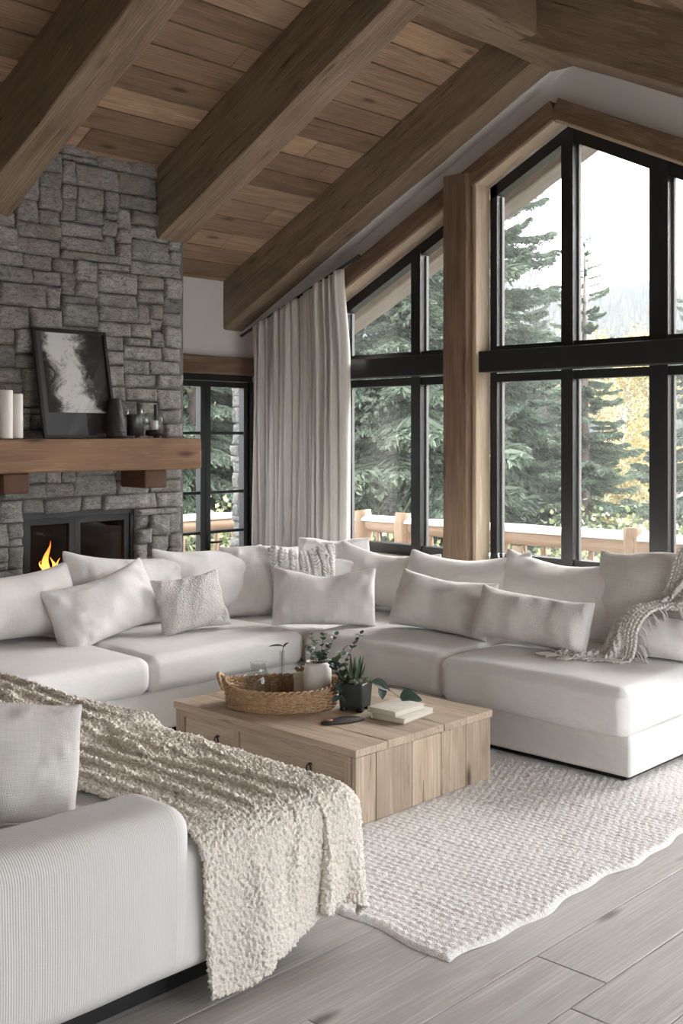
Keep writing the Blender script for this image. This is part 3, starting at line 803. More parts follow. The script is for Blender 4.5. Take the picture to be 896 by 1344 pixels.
sr = empty('sectional_sofa', (-3.5, 4.9, 0)); tag(sr, 'off white linen sofa run under the windows, ending in the wide right seat', 'sofa')
cushion('base', M['linen2'], -4.49, -2.435, 4.33, 5.42, .05, .235, sr, .018, 0, 6, .002, .0, .2)
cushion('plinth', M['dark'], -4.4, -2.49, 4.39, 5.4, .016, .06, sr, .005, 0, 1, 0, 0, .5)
cushion('back_frame', M['linen'], -5.43, -2.435, 5.36, 5.56, .06, .64, sr, .05, 0, 7, .003, 0, .15)
cushion('seat_cushion', M['linen'], -4.435, -3.455, 4.285, 5.38, .235, .447, sr, .06, .024, 8, .008, seam=.04)
cushion('seat_cushion', M['linen'], -3.45, -2.42, 4.265, 5.38, .228, .447, sr, .055, .022, 9, .006, seam=.04)
pcush(sr, 'back_cushion', M['linen2'], .80, .455, .29, (-4.63, 5.12, .44), D(6), .25, D(3), 14, .03, .4)
pcush(sr, 'back_cushion', M['linen2'], .90, .48, .31, (-3.97, 5.10, .445), D(0), .28, D(-3), 15, .03, .4)
pcush(sr, 'back_cushion', M['linen2'], .86, .50, .30, (-3.32, 5.10, .445), D(-2), .26, D(1), 16, .03, .4)

sn = empty('sectional_sofa', (-3.4, 1.8, 0)); tag(sn, 'pale grey ribbed sofa section in the near left foreground under the boucle throw', 'sofa')
cushion('base', M['ribbed'], -4.43, -2.35, .5, 2.505, .10, .435, sn, .05, .008, 21, .004, .004, .06, flatwc=True)
cushion('arm', M['ribbed'], -2.60, -2.34, .3, 1.86, .10, .55, sn, .065, .012, 22, .004, .006, .05, flatwc=True)
cushion('seat_cushion', M['linen4'], -4.42, -3.35, .6, 2.50, .40, .468, sn, .03, .012, 23, .004)
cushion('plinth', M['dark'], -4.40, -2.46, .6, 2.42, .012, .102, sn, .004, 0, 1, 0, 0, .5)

# loose pillows
G = 'loose pillows on the sectional'
pillow('throw_pillow', M['linen3'], .68, .41, .21, (-4.95, 3.42, .462), D(88), .42, D(-12), 31, .02, .3, label='plain linen pillow tipped to one side against the left back cushions', group=G)
pillow('throw_pillow', M['fuzzy'], .42, .355, .17, (-4.80, 3.83, .462), D(74), .36, D(-6), 32, .0, .3, label='small fluffy white pillow right of the tipped linen pillow on the left sofa run', group=G, disp=(.010, .005), puff=.35)
pillow('throw_pillow', M['linen3'], .56, .47, .21, (-5.05, 4.54, .43), D(74), .25, D(3), 33, .0, .3, label='square linen pillow left of the lumbar pillow in the sofa corner', group=G)
pillow('throw_pillow', M['linen4'], .50, .46, .16, (-5.10, 5.20, .45), D(40), .18, D(0), 34, .05, .2, label='white linen pillow furthest back in the corner, one peak showing', group=G)
pillow('throw_pillow', M['linen4'], .44, .31, .15, (-4.88, 4.96, .47), D(32), .2, D(3), 35, .0, .3, label='small white pillow tucked between the chunky knit pillow and corner cushions', group=G)
pillow('throw_pillow', M['linen2'], .60, .37, .20, (-4.43, 4.44, .455), D(40), .22, D(0), 36, .045, .35, label='wide linen lumbar pillow standing in the sofa corner behind the basket', group=G)
pillow('throw_pillow', M['linen2'], .62, .36, .20, (-3.80, 4.67, .468), D(10), .38, D(4), 37, .02, .35, label='oatmeal linen pillow leaning on the cushions behind the table edge', group=G)
pillow('throw_pillow', M['textured'], .65, .32, .19, (-3.21, 4.66, .468), D(8), .34, D(4), 38, .0, .35, label='nubby cream lumbar pillow on the wide right seat', group=G)
pillow('throw_pillow', M['textured'], .76, .545, .24, (-2.72, 5.08, .46), D(-2), .27, D(-3), 39, -.03, .35, label='large coarse weave pillow under the fringed knit throw', group=G)
pillow('throw_pillow', M['linen2'], .50, .24, .24, (-2.545, 4.90, .458), D(16), .1, D(2), 40, .0, .1, label='low bolster pillow at the far right end beneath the knit throw', group=G)
pillow('throw_pillow', M['linen3'], .50, .36, .20, (-2.88, 1.54, .45), D(58), .2, D(4), 41, .0, .2, label='grey linen pillow in the near left corner beside the boucle throw', group=G)

# chunky knit pillow in the corner
def surf_sampler(G3):
    nu, nv = G3.shape[:2]
    def S(u, v):
        a = np.clip(u * (nu - 1), 0, nu - 1.001); b = np.clip(v * (nv - 1), 0, nv - 1.001); i, j = a.astype(int), b.astype(int); fa, fb = (a - i)[:, None], (b - j)[:, None]
        return G3[i, j] * (1 - fa) * (1 - fb) + G3[i + 1, j] * fa * (1 - fb) + G3[i, j + 1] * (1 - fa) * fb + G3[i + 1, j + 1] * fa * fb
    def Nn(u, v):
        e = .01; a = S(np.clip(u + e, 0, 1), v) - S(np.clip(u - e, 0, 1), v); b = S(u, np.clip(v + e, 0, 1)) - S(u, np.clip(v - e, 0, 1)); n = np.cross(a, b)
        return n / np.maximum(np.linalg.norm(n, axis=1), 1e-9)[:, None]
    return S, Nn
kp = pillow('knit_pillow', M['knitw'], .43, .44, .15, (-4.84, 4.70, .46), D(60), .18, D(-2), 42, .03, .2, label='white chunky knit pillow standing in the sofa corner', cat='pillow', group=G, puff=.3)
g3 = np.array([kp.data.vertices[i].co[:] for i in range(26 * 26)]).reshape(26, 26, 3)
S, Nn = surf_sampler(g3); mb = MB()
for c_ in range(7):
    u0 = .09 + c_ * .137
    for st in range(3):
        q = np.linspace(.03, .97, 110); ph = q * 2 * PI * 8.5 + st * 2 * PI / 3 + c_
        u = u0 + .042 * np.sin(ph); lift = .008 + .007 * np.sin(2 * ph)
        p = S(u, q) + Nn(u, q) * lift[:, None]; tube(mb, p, .0085, 6)
o = mb.build('cable_stitch', M['knitw'], kp)

# ------------------------------------------------------------------ boucle throw
def boucle_throw():
    nu, nv = 104, 54; Lx, Ly = 2.38, 1.06
    u = np.linspace(0, Lx, nu); v = np.linspace(0, Ly, nv); U, V = np.meshgrid(u, v, indexing='ij')
    uv = np.stack([U.ravel(), V.ravel(), np.zeros(U.size)], 1)
    q = U / Lx; sv = (V / Ly - .5)
    W = .58 + .02 * ss(.62, .95, q)
    ang = D(4)
    x = -4.40 + U * .955; yc = 2.17 + .03 * ss(.6, .95, q) - .02 * np.sin(q * 6)
    # the hanging end flares forward over the arm
    x = x - sv * .42 * ss(.6, 1, q)
    y = yc + sv * W
    z = .66 + .055 * np.sin(sv * 2 * PI * 3.3 + q * 3) + .10 * ss(.35, 1, q)
    P = np.stack([x.ravel(), y.ravel(), z.ravel()], 1)
    obs = [rbox((-3.39, 1.5, .2675), (1.045, 1.01, .175), .06), rbox((-2.467, 1.08, .325), (.135, .78, .232), .065), rbox((-3.9, 1.5, .43), (.53, 1.0, .045), .03),
           rbox((-2.86, 1.62, .65), (.12, .27, .2), .1, (0, 0, D(-30)))]
    P = drape(P, nu, nv, uv, obs, 0.0, 170, .022, fr=.12)
    g = P.reshape(nu, nv, 3)
    S, Nn = surf_sampler(g)
    return P, nu, nv, g
P, nu, nv, g = boucle_throw()
mb = MB(); mb.add(P, grid_faces(nu, nv)); o = mb.build('throw_blanket', M['boucle'])
s0 = o.modifiers.new('smooth', 'SMOOTH'); s0.iterations = 2; s0.factor = .5
so = o.modifiers.new('solid', 'SOLIDIFY'); so.thickness = .018; so.offset = 0
s_ = o.modifiers.new('sub', 'SUBSURF'); s_.levels = s_.render_levels = 3
tx = bpy.data.textures.new('tufts', 'VORONOI'); tx.noise_scale = .011; tx.distance_metric = 'DISTANCE'
d = o.modifiers.new('nap', 'DISPLACE'); d.texture = tx; d.strength = -.014; d.mid_level = .45
tx2 = bpy.data.textures.new('tufts_fine', 'CLOUDS'); tx2.noise_scale = .009; tx2.noise_depth = 1
d = o.modifiers.new('nap2', 'DISPLACE'); d.texture = tx2; d.strength = .009; d.mid_level = .5
tag(o, 'cream boucle throw spread over the near sofa section and hanging to the floor', 'throw blanket')

# ------------------------------------------------------------------ knit throw at the right end
def knit_throw():
    nu, nv = 64, 30; Lx, Ly = 1.18, .50
    u = np.linspace(0, Lx, nu); v = np.linspace(0, Ly, nv); U, V = np.meshgrid(u, v, indexing='ij')
    uv = np.stack([U.ravel(), V.ravel(), np.zeros(U.size)], 1); s = V / Ly - .5
    W = np.array([(-2.33, 5.42, .88), (-2.37, 5.34, 1.06), (-2.45, 5.12, 1.05), (-2.52, 4.96, .90), (-2.60, 4.90, .78), (-2.70, 4.86, .73), (-2.80, 4.78, .66), (-2.86, 4.68, .56), (-2.90, 4.60, .52)])
    L = np.r_[0, np.cumsum(np.linalg.norm(np.diff(W, axis=0), axis=1))]; q = U / Lx * L[-1]
    c = np.stack([np.interp(q, L, W[:, k]) for k in range(3)], -1)
    g_ = np.array((.80, .42, 0)); g_ /= np.linalg.norm(g_)
    P = c + g_ * (s * .40)[..., None]; P[..., 2] += .022 * np.sin(s * 20 + U * 3)
    P = P.reshape(-1, 3)
    obs = [rbox((-2.72, 5.17, .72), (.36, .11, .28), .10, (-.27, 0, D(-2))), rbox((-2.545, 4.92, .575), (.24, .12, .12), .10, (0, 0, D(16))),
           rbox((-3.2, 4.82, .335), (.80, .55, .125), .05), rbox((-2.9, 5.46, .5), (.6, .10, .15), .05)]
    return drape(P, nu, nv, uv, obs, .02, 60, .016, fr=.05, pin=np.arange(nv * 3)), nu, nv
P, nu, nv = knit_throw(); g = P.reshape(nu, nv, 3)
kt = empty('knit_throw', tuple(P.mean(0))); tag(kt, 'chunky greige knit throw with a fringe draped over the right end pillows', 'throw blanket')
mb = MB(); mb.add(P, grid_faces(nu, nv)); o = mb.build('knit_cloth', M['knit'])
so = o.modifiers.new('solid', 'SOLIDIFY'); so.thickness = .012; so.offset = 0
s_ = o.modifiers.new('sub', 'SUBSURF'); s_.levels = s_.render_levels = 1
adopt(o, kt)
S, Nn = surf_sampler(g); mb = MB(); NC, NR = 26, 74
sph_v, sph_f, _n = gbox(1, 1, 1, .99, 5, 2)
for c_ in range(NC):
    q = (np.arange(NR) + .5 * (c_ % 2)) / NR; u = np.clip(q, .002, .998); v = np.full(NR, (c_ + .5) / NC)
    p = S(u, v); n_ = Nn(u, v); du = S(np.clip(u + .01, 0, 1), v) - S(np.clip(u - .01, 0, 1), v); du /= np.maximum(np.linalg.norm(du, axis=1), 1e-9)[:, None]
    dv = np.cross(n_, du); sg = 1 if c_ % 2 else -1
    for k_ in range(NR):
        a = du[k_] * .9 + dv[k_] * .45 * sg; b = np.cross(n_[k_], a)
        vv = p[k_] + n_[k_] * .004 + sph_v[:, :1] * a * .0115 + sph_v[:, 1:2] * b * .0066 + sph_v[:, 2:] * n_[k_] * .0085
        mb.add(vv, sph_f)
adopt(mb.build('knit_stitches', M['knit']), kt)
mb = MB()
ends = [(g[-1, j], g[-1, j] - g[-3, j]) for j in range(0, nv, 1)] + [(g[i, -1], g[i, -1] - g[i, -3]) for i in range(24, nu, 2)]
for p0, dr in ends:
    dr = dr / max(np.linalg.norm(dr), 1e-6)
    for _ in range(2):
        L = rng.uniform(.07, .11); pts = [p0 + rng.normal(size=3) * .003]; dd = dr + rng.normal(size=3) * .15
        for k_ in range(7):
            dd = dd + np.array((0, 0, -.45)); dd = dd / np.linalg.norm(dd); q_ = pts[-1] + dd * L / 7
            if q_[2] < .478: q_[2] = .478; dd[2] = 0.1
            pts.append(q_)
        tube(mb, pts, .0028, 5)
adopt(mb.build('fringe', M['knit']), kt)

# ------------------------------------------------------------------ rug
def rug():
    x0, x1, y0, y1 = -4.5, -2.01, 2.555, 5.0; st = .0075
    nx, ny = int((x1 - x0) / st), int((y1 - y0) / st)
    X, Y = np.meshgrid(np.linspace(x0, x1, nx), np.linspace(y0, y1, ny), indexing='ij')
    fx = (X - x0) / (x1 - x0); fy = (Y - y0) / (y1 - y0)
    wx = .012 * np.sin(Y * 9) + .008 * np.sin(Y * 23 + 1); wy = .012 * np.sin(X * 8 + 2) + .006 * np.sin(X * 21)
    Xd = X + wx * ss(.8, 1, fx); Yd = Y + wy * (1 - ss(0, .2, fy)) + .05 * (1 - fy) * ss(.0, 1, 1 - fx) * 0
    # rounded near corner
    warp = .006 * np.sin(X * 5 + Y * 3) + .004 * np.sin(X * 13 - Y * 7)
    row = (Y + warp) / .030; ri = np.floor(row); rf = row - ri
    sg = np.where(ri % 2 == 0, 1, -1)
    a = np.abs(np.sin(PI * (X / .034 + sg * (rf - .5) * .55 + ri * .37)))
    r1 = np.sin(PI * rf) ** .5
    hh = .004 + .0085 * r1 * (.12 + .88 * a ** .7)
    big = .003 * np.sin(X * 4.1 + 1.3) * np.sin(Y * 3.3)
    nse = np.array([mn.noise(Vector((x * 22, y * 22, 0))) for x, y in zip(X[::4, ::4].ravel(), Y[::4, ::4].ravel())]).reshape(X[::4, ::4].shape)
    nse = np.repeat(np.repeat(nse, 4, 0), 4, 1)[:nx, :ny]
    e = np.minimum(np.minimum(X - x0, x1 - X), np.minimum(Y - y0, y1 - Y)); edge = ss(-.002, .02, e)
    Z = (hh + big * .5 + nse * .0022 + .003) * edge + .001
    mb = MB(); mb.add(np.stack([Xd.ravel(), Yd.ravel(), Z.ravel()], 1), grid_faces(nx, ny)); return mb.build('rug', M['rug'])
tag(rug(), 'cream braided wool rug under the coffee table', 'rug')

# ------------------------------------------------------------------ coffee table
TX0, TX1, TY0, TY1, TH = -4.10, -2.955, 3.14, 4.02, .318
ct = empty('coffee_table', ((TX0 + TX1) / 2, (TY0 + TY1) / 2, .014)); tag(ct, 'low block coffee table of worn oak planks with drawers', 'coffee table')
mb = MB(); y = TY0 - .006; ws = [.19, .16, .2, .15, .19]; sc_ = (TY1 - TY0 + .012) / sum(ws)
for i, w in enumerate(ws):
    w *= sc_
    lumber(mb, TX1 - TX0 + .012 + rng.uniform(-.004, .004), w - .001, .032, frame_mat(((TX0 + TX1) / 2, y + w / 2, TH - .016), (1, 0, 0), (0, 0, 1)), .0025, .0025, .05, rng.random(), 40 + i); y += w
adopt(mb.build('table_top', M['table']), ct)
mb = MB(); y = TY0; ws = [.12, .22, .19, .17, .18]; sc_ = (TY1 - TY0) / sum(ws)
for xs, off in ((TX1 - .013, 0), (TX0 + .013, 7)):
    y = TY0; mb = MB()
    for i, w in enumerate(ws):
        w *= sc_
        lumber(mb, TH - .048, w - .003, .026, frame_mat((xs, y + w / 2, (TH - .048) / 2 + .014), (0, 0, 1), (1, 0, 0)), .004, .002, .05, rng.random(), 60 + i + off); y += w
    adopt(mb.build('side_planks', M['table']), ct)
mb = MB()
for (a, b, c, d_) in ((TX0 + .028, TX1 - .028, TH - .062, TH - .033), (TX0 + .028, TX1 - .028, .014, .05)):
    for yy in (TY0 + .012, TY1 - .012): lumber(mb, b - a, .022, d_ - c, frame_mat(((a + b) / 2, yy, (c + d_) / 2), (1, 0, 0), (0, 0, 1)), .003, .001, .1, .6, 80 + a + c)
for xx in (TX0 + .045, -3.675, TX1 - .045): lumber(mb, TH - .11, .034, .022, frame_mat((xx, TY0 + .012, .155), (0, 0, 1), (0, 1, 0)), .003, .001, .1, .4, 90 + xx)
box(mb, TX0 + .03, TX1 - .03, TY1 - .02, TY1 - .005, .05, TH - .06)
adopt(mb.build('frame', M['table']), ct)
for (a, b, hx) in ((TX0 + .066, -3.695, -3.80), (-3.655, TX1 - .066, -3.215)):
    mb = MB(); lumber(mb, b - a, .018, .20, frame_mat(((a + b) / 2, TY0 + .018, .154), (1, 0, 0), (0, 0, 1)), .004, .0015, .05, .7 if a < -3.8 else .4, 95 + a)
    dr = adopt(mb.build('drawer', M['table']), ct); mb = MB()
    th = np.linspace(0, 2 * PI, 22); tube(mb, np.stack([hx + .013 * np.cos(th), np.full(22, TY0 - .004), .19 + .019 * np.sin(th)], 1), .0032, 6)
    lathe(mb, [(.0, -.004), (.008, -.004), (.008, .004), (0, .004)], 12, (hx, TY0 + .004, .21))
    hd = mb.build('drawer_pull', M['iron']); hd.location = -Vector(ct.location) ; hd.parent = dr; hd.location = (0, 0, 0)
TT = TH + .001

# ------------------------------------------------------------------ wicker tray
TC = np.array((-3.69, 3.43)); TA = D(44)
tr = empty('wicker_tray', (TC[0], TC[1], TT)); tr.rotation_euler[2] = TA
tag(tr, 'oval woven wicker tray basket with loop handles on the coffee table', 'tray')
A_, B_ = .262, .195
def rimz(th): return .088 + .024 * (np.abs(np.cos(th)) ** 6)
mb = MB(); n_ = 220; NS = 46
th = np.linspace(0, 2 * PI, n_)
for k_ in range(13):
    q = k_ / 12; z = .006 + q * (rimz(th) - .008); fl_ = 1 - .06 * (1 - q)
    wob = .0042 * np.cos(th * NS / 2 * 1.0 + (k_ % 2) * PI)
    tube(mb, np.stack([(A_ * fl_ + wob) * np.cos(th), (B_ * fl_ + wob) * np.sin(th), z + .0008 * np.sin(th * 31 + k_)], 1), .0043, 6, cap=False)
mb.build('woven_wall', M['wicker'], tr)
mb = MB()
for i in range(NS):
    t_ = 2 * PI * i / NS; tube(mb, [(A_ * .94 * math.cos(t_), B_ * .94 * math.sin(t_), .004), (A_ * math.cos(t_), B_ * math.sin(t_), float(rimz(np.array(t_))))], .0035, 6)
mb.build('stakes', M['wicker'], tr)
mb = MB()
for p_ in (0, PI):
    ph = th * 26 + p_
    tube(mb, np.stack([(A_ + .006 * np.cos(ph)) * np.cos(th), (B_ + .006 * np.cos(ph)) * np.sin(th), rimz(th) + .004 + .006 * np.sin(ph)], 1), .0055, 6, cap=False)
mb.build('rim', M['wicker'], tr)
mb = MB()
for i in range(25):
    q = -1 + 2 * (i + .5) / 25; hw = A_ * .95 * math.sqrt(max(0, 1 - q * q)); xs = np.linspace(-hw, hw, 40)
    tube(mb, np.stack([xs, np.full(40, q * B_ * .95), .006 + .002 * np.sin(xs * 120 + i * PI)], 1), .0065, 5)
mb.build('woven_base', M['wicker'], tr)
for sgn in (-1, 1):
    mb = MB(); t_ = np.linspace(0, PI, 40)
    for p_ in (0, 2.1, 4.2):
        ph = t_ * 9 + p_
        out = (.030 if sgn < 0 else .008) * np.sin(t_)
        tube(mb, np.stack([sgn * (A_ - .004 + out + .004 * np.cos(ph)), .075 * np.cos(t_), .085 + .055 * np.sin(t_) + .004 * np.sin(ph)], 1), .0055, 6)
    for p_ in (0, PI):
        ph = t_ * 12 + p_
        tube(mb, np.stack([sgn * (A_ - .004 + .5 * (.030 if sgn < 0 else .008) * np.sin(t_) + .003 * np.cos(ph)), .056 * np.cos(t_), .082 + .026 * np.sin(t_) + .003 * np.sin(ph)], 1), .003, 6)
    mb.build('handle', M['wicker'], tr)

def at(px, d, z):                       # camera-relative plan position of a small thing: lateral angle and distance
    l = (px - 448) / 1450 * d; return (-math.sin(D(44)) * d + math.cos(D(44)) * l, math.cos(D(44)) * d + math.sin(D(44)) * l, z)
TB = TT + .014
def lathe_obj(name, prof, loc, mat, parent=None, seg=32):
    mb = MB(); lathe(mb, prof, seg); return mb.build(name, mat, parent, loc=loc)
def shell(prof, t): return prof + [(max(r - t, 0.0), z + (t if i == len(prof) - 1 and False else 0)) for i, (r, z) in list(enumerate(prof))[::-1]]
jar = [(.0, 0), (.044, .0), (.054, .012), (.057, .05), (.055, .09), (.043, .125), (.036, .142), (.036, .165), (.039, .17)]
tag(lathe_obj('glass_jar', shell(jar, .003), (-3.80, 3.385, TB), M['glass']), 'clear glass jar standing in the left of the wicker tray', 'jar')
bt = empty('bud_vase', (-3.765, 3.50, TB)); tag(bt, 'slim glass bud vase with one dark leaf in the wicker tray', 'vase')
lathe_obj('glass_bottle', shell([(0, 0), (.02, 0), (.023, .01), (.022, .06), (.015, .10), (.012, .16), (.012, .205), (.015, .21)], .002), (0, 0, 0), M['glass'], bt, 20)

def leaf(mb, base, dirv, L, W, up=(0, 0, 1), fold=.15, droop=.3, shape='oval', n=7):
    d = Vector(dirv).normalized(); u = Vector(up); s = d.cross(u)
    if s.length < 1e-3: s = Vector((1, 0, 0))
    s.normalize(); u = s.cross(d).normalized(); V = []; b = Vector(base)
    for i in range(n):
        t = i / (n - 1)
        w = W * (math.sin(PI * (t * .96 + .02) ** (.75 if shape == 'round' else .9)) ** (.6 if shape == 'round' else .9))
        if shape == 'heart': w = W * (math.sin(PI * min(1, t * 1.0 + .0) ** .55) ** .7) if t > 0 else W * .25
        c = b + d * (L * t) - Vector((0, 0, 1)) * droop * L * t * t
        V += [c - s * w / 2 + u * fold * w, c, c + s * w / 2 + u * fold * w]
    F = []
    for i in range(n - 1):
        a = i * 3; F += [(a, a + 1, a + 4, a + 3), (a + 1, a + 2, a + 5, a + 4)]
    nV = len(V); V2 = [v - u * .0008 for v in V]; F += [tuple(q + nV for q in f[::-1]) for f in F]
    mb.add([v[:] for v in V + V2], F)
mb = MB(); tube(mb, [(0, 0, .02), (.002, 0, .2), (.008, .004, .235)], .0018, 5); mb.build('leaf_stem', M['stem'], bt)
mb = MB(); leaf(mb, (.008, .004, .232), (-.55, -.5, .1), .07, .035, droop=.15); leaf(mb, (.006, .003, .225), (.3, .5, .75), .045, .028); mb.build('leaf', M['leafdark'], bt)

bx_ = empty('keepsake_box', (-3.69, 3.60, TB)); bx_.rotation_euler[2] = D(30); tag(bx_, 'small cream box topped with dried brown pods in the wicker tray', 'box')
mb = MB(); v, f, n = gbox(.06, .045, .045, .004, .03, 2); mb.add(v + [0, 0, .045], f); mb.build('box_body', M['cover'], bx_)
mb = MB(); v, f, n = gbox(.062, .047, .009, .003, .03, 2); mb.add(v + [0, 0, .099], f); mb.build('box_lid', M['paper'], bx_)
mb = MB()
for i in range(16):
    c = np.array([rng.uniform(-.05, .05), rng.uniform(-.035, .035), .118 + rng.uniform(0, .015)]); v = sph_v * [rng.uniform(.009, .016), rng.uniform(.007, .012), .009]; a = rng.uniform(0, PI)
    R_ = np.array([[math.cos(a), -math.sin(a), 0], [math.sin(a), math.cos(a), 0], [0, 0, 1]]); mb.add(v @ R_.T + c, sph_f)
mb.build('dried_pods', M['brown'], bx_)

def branch(mbs, mbl, pts, leaves, L, W, shape='round', rad=.0016, pair=True, seed=0, spread=1.0):
    r_ = np.random.default_rng(seed); pts = np.asarray(pts, float); t0 = np.linspace(0, 1, len(pts)); t1 = np.linspace(0, 1, 24)
    sm = np.stack([np.interp(t1, t0, pts[:, k]) for k in range(3)], 1)
    for _ in range(4): sm[1:-1] = (sm[:-2] + sm[2:] + sm[1:-1] * 2) / 4
    tube(mbs, sm, np.linspace(rad * 1.4, rad * .6, 24), 5)
    for i in range(leaves):
        t = .22 + .78 * i / max(1, leaves - 1); k = min(22, int(t * 23)); p = sm[k]; d = sm[k + 1] - sm[k]; d /= np.linalg.norm(d)
        a = r_.uniform(0, 2 * PI)
        for sgn in ((1, -1) if pair else (1,)):
            o_ = np.array([math.cos(a) * sgn, math.sin(a) * sgn, .2]); dr = o_ * spread + d * .7; sz = r_.uniform(.75, 1.15) * (1 - .25 * t)
            leaf(mbl, p, dr, L * sz, W * sz, up=(r_.normal() * .5, r_.normal() * .5, 1), droop=r_.uniform(.05, .4), shape=shape, fold=r_.uniform(.05, .25))
def camv(r, u, f=0):                    # offsets: right, up, away, in the room's plan
    return np.array((math.cos(D(44)) * r - math.sin(D(44)) * f, math.sin(D(44)) * r + math.cos(D(44)) * f, u))
vs = empty('ceramic_vase', (-3.60, 3.57, TB)); tag(vs, 'matte white ceramic vase of eucalyptus in the wicker tray', 'vase')
lathe_obj('vase_body', [(0, 0), (.052, 0), (.058, .012), (.064, .06), (.063, .13), (.058, .165), (.052, .176), (.049, .173), (.054, .15), (.05, .02), (0, .015)], (0, 0, 0), M['ceramic'], vs, 40)
st, lf, lp = MB(), MB(), MB()
for i, (r, u, f) in enumerate(((-.015, .27, .0), (.03, .30, .02), (.055, .26, -.02), (-.05, .24, .03), (.01, .22, -.04), (.085, .31, .0), (-.03, .30, .03))):
    branch(st, lf if i % 3 else lp, [camv(0, .08), camv(r * .4, .19, f * .4), camv(r, u, f)], 7, .03, .026, 'round', seed=i + 3)
st.build('stems', M['stem'], vs); lf.build('leaves', M['leaf'], vs); lp.build('pale_leaves', M['leafpale'], vs)

pt = empty('potted_plant', at(466, 4.95, TT)); tag(pt, 'square black pot with spiky succulent and trailing eucalyptus beside the tray', 'potted plant')
def taper_box(mb, a, b, z0, z1, r=.008):
    v, f, n = gbox(1, 1, 1, .13, .5, 3); s_ = a + (b - a) * (v[:, 2] + 1) / 2
    mb.add(np.stack([v[:, 0] * s_, v[:, 1] * s_, z0 + (z1 - z0) * (v[:, 2] + 1) / 2], 1), f)
mb = MB(); taper_box(mb, .054, .061, .014, .125)
for sx_ in (-1, 1):
    for sy_ in (-1, 1): box(mb, sx_ * .04 - .012, sx_ * .04 + .012, sy_ * .04 - .012, sy_ * .04 + .012, 0, .02)
mb.build('pot', M['pot'], pt, rot=(0, 0, D(20)))
mb = MB()
for i in range(60):
    c = np.array([rng.uniform(-.047, .047), rng.uniform(-.047, .047), .124 + rng.uniform(0, .012)]); mb.add(sph_v * rng.uniform(.006, .011) + c, sph_f)
mb.build('moss', M['soil'], pt)
mb = MB()
for i in range(11):
    a = i * 2.4; r = .015 + .012 * (i / 11); L = rng.uniform(.085, .145) * (1 - .03 * i); d_ = (math.cos(a) * (.12 + .04 * i), math.sin(a) * (.12 + .04 * i), 1)
    leaf(mb, (math.cos(a) * r * .5, math.sin(a) * r * .5, .12), d_, L, .017, up=(math.cos(a), math.sin(a), .1), droop=-.02, fold=.35)
mb.build('succulent_leaves', M['leaf'], pt)
st, lf, ld_ = MB(), MB(), MB()
branch(st, lf, [camv(-.02, .11, -.01), camv(-.05, .20), camv(-.005, .29), camv(.03, .345)], 9, .028, .024, seed=21)
branch(st, ld_, [camv(-.04, .11), camv(-.075, .17, -.02), camv(-.10, .215, -.02)], 5, .05, .04, seed=22)
branch(st, lf, [camv(-.045, .11), camv(-.08, .21), camv(-.05, .27)], 5, .042, .03, seed=23)
branch(st, ld_, [camv(-.05, .12), camv(-.065, .13, -.05), camv(-.075, .07, -.075)], 3, .05, .04, seed=24)
branch(st, ld_, [camv(.03, .12), camv(.10, .125, -.02), camv(.16, .085, -.02), camv(.2, .055, -.02)], 1, .03, .03, seed=25, pair=False)
leaf(ld_, camv(.075, .13, -.02), camv(.09, -.03, .0), .085, .055, up=(.5, -.5, .9), droop=.2)
leaf(ld_, camv(.20, .06, -.02), camv(.085, -.01, .0), .10, .075, up=(.45, -.5, .8), droop=.05, shape='heart', n=10)
leaf(ld_, camv(.12, .115, -.02), camv(.0, -.07, -.02), .06, .04, up=(.6, -.5, .3), droop=.1)
st.build('stems', M['stem'], pt); lf.build('leaves', M['leaf'], pt); ld_.build('dark_leaves', M['leafdark'], pt)

# books
def book(w, d_, h, loc, rot, label, seed):
    b = empty('book', loc, (0, 0, rot)); tag(b, label, 'book', 'books on the coffee table')
    mb = MB(); v, f, n = gbox(w / 2 - .004, d_ / 2 - .004, h / 2 - .002, .002, .05, 1); mb.add(v + [0, 0, h / 2], f); mb.build('pages', M['paper'], b)
    mb = MB()
    for z in (.0015, h - .0015): v, f, n = gbox(w / 2, d_ / 2, .0015, .001, .05, 1); mb.add(v + [0, 0, z], f)
    v, f, n = gbox(.002, d_ / 2, h / 2, .001, .05, 1); mb.add(v + [-w / 2, 0, h / 2], f); mb.build('book_cover', M['cover'], b)
book(.17, .24, .022, (-3.165, 3.665, TT), D(8), 'cream book lying on the table under the smaller one', 1)
book(.155, .205, .024, (-3.185, 3.645, TT + .0225), D(2), 'smaller cream book on top of the two beside the dark pot', 2)
# leather case
mb = MB(); cs_ = empty('leather_case', (-3.275, 3.40, TT), (0, 0, D(66))); tag(cs_, 'small dark leather case with a rounded end and cord in front of the tray', 'case')
pr = []
for i in range(30):
    a = 2 * PI * i / 30; x_ = math.cos(a) * .10; w_ = .03 * (1 if x_ < 0 else 1 - .35 * x_ / .10); pr.append((x_, math.copysign(abs(math.sin(a)) ** .7, math.sin(a)) * w_))
V = [(x_ * s_, y_ * s_, z_) for z_, s_ in ((0, .94), (.004, 1), (.010, 1), (.014, .9)) for x_, y_ in pr]; F = []
for i in range(3):
    for k_ in range(30): F.append((i * 30 + k_, i * 30 + (k_ + 1) % 30, (i + 1) * 30 + (k_ + 1) % 30, (i + 1) * 30 + k_))
F += [tuple(range(30))[::-1], tuple(range(90, 120))]; mb.add(V, F); mb.build('case_body', M['leather'], cs_)
mb = MB(); lathe(mb, [(0, .014), (.019, .014), (.019, .0165), (0, .0165)], 24, (-.066, 0, 0)); mb.build('case_disc', M['brown'], cs_)
mb = MB(); tube(mb, [(-.05, .02, .012), (-.03, .05, .004), (.02, .075, .003), (.07, .07, .003), (.10, .05, .003)], .002, 6); mb.build('cord', M['leather'], cs_)

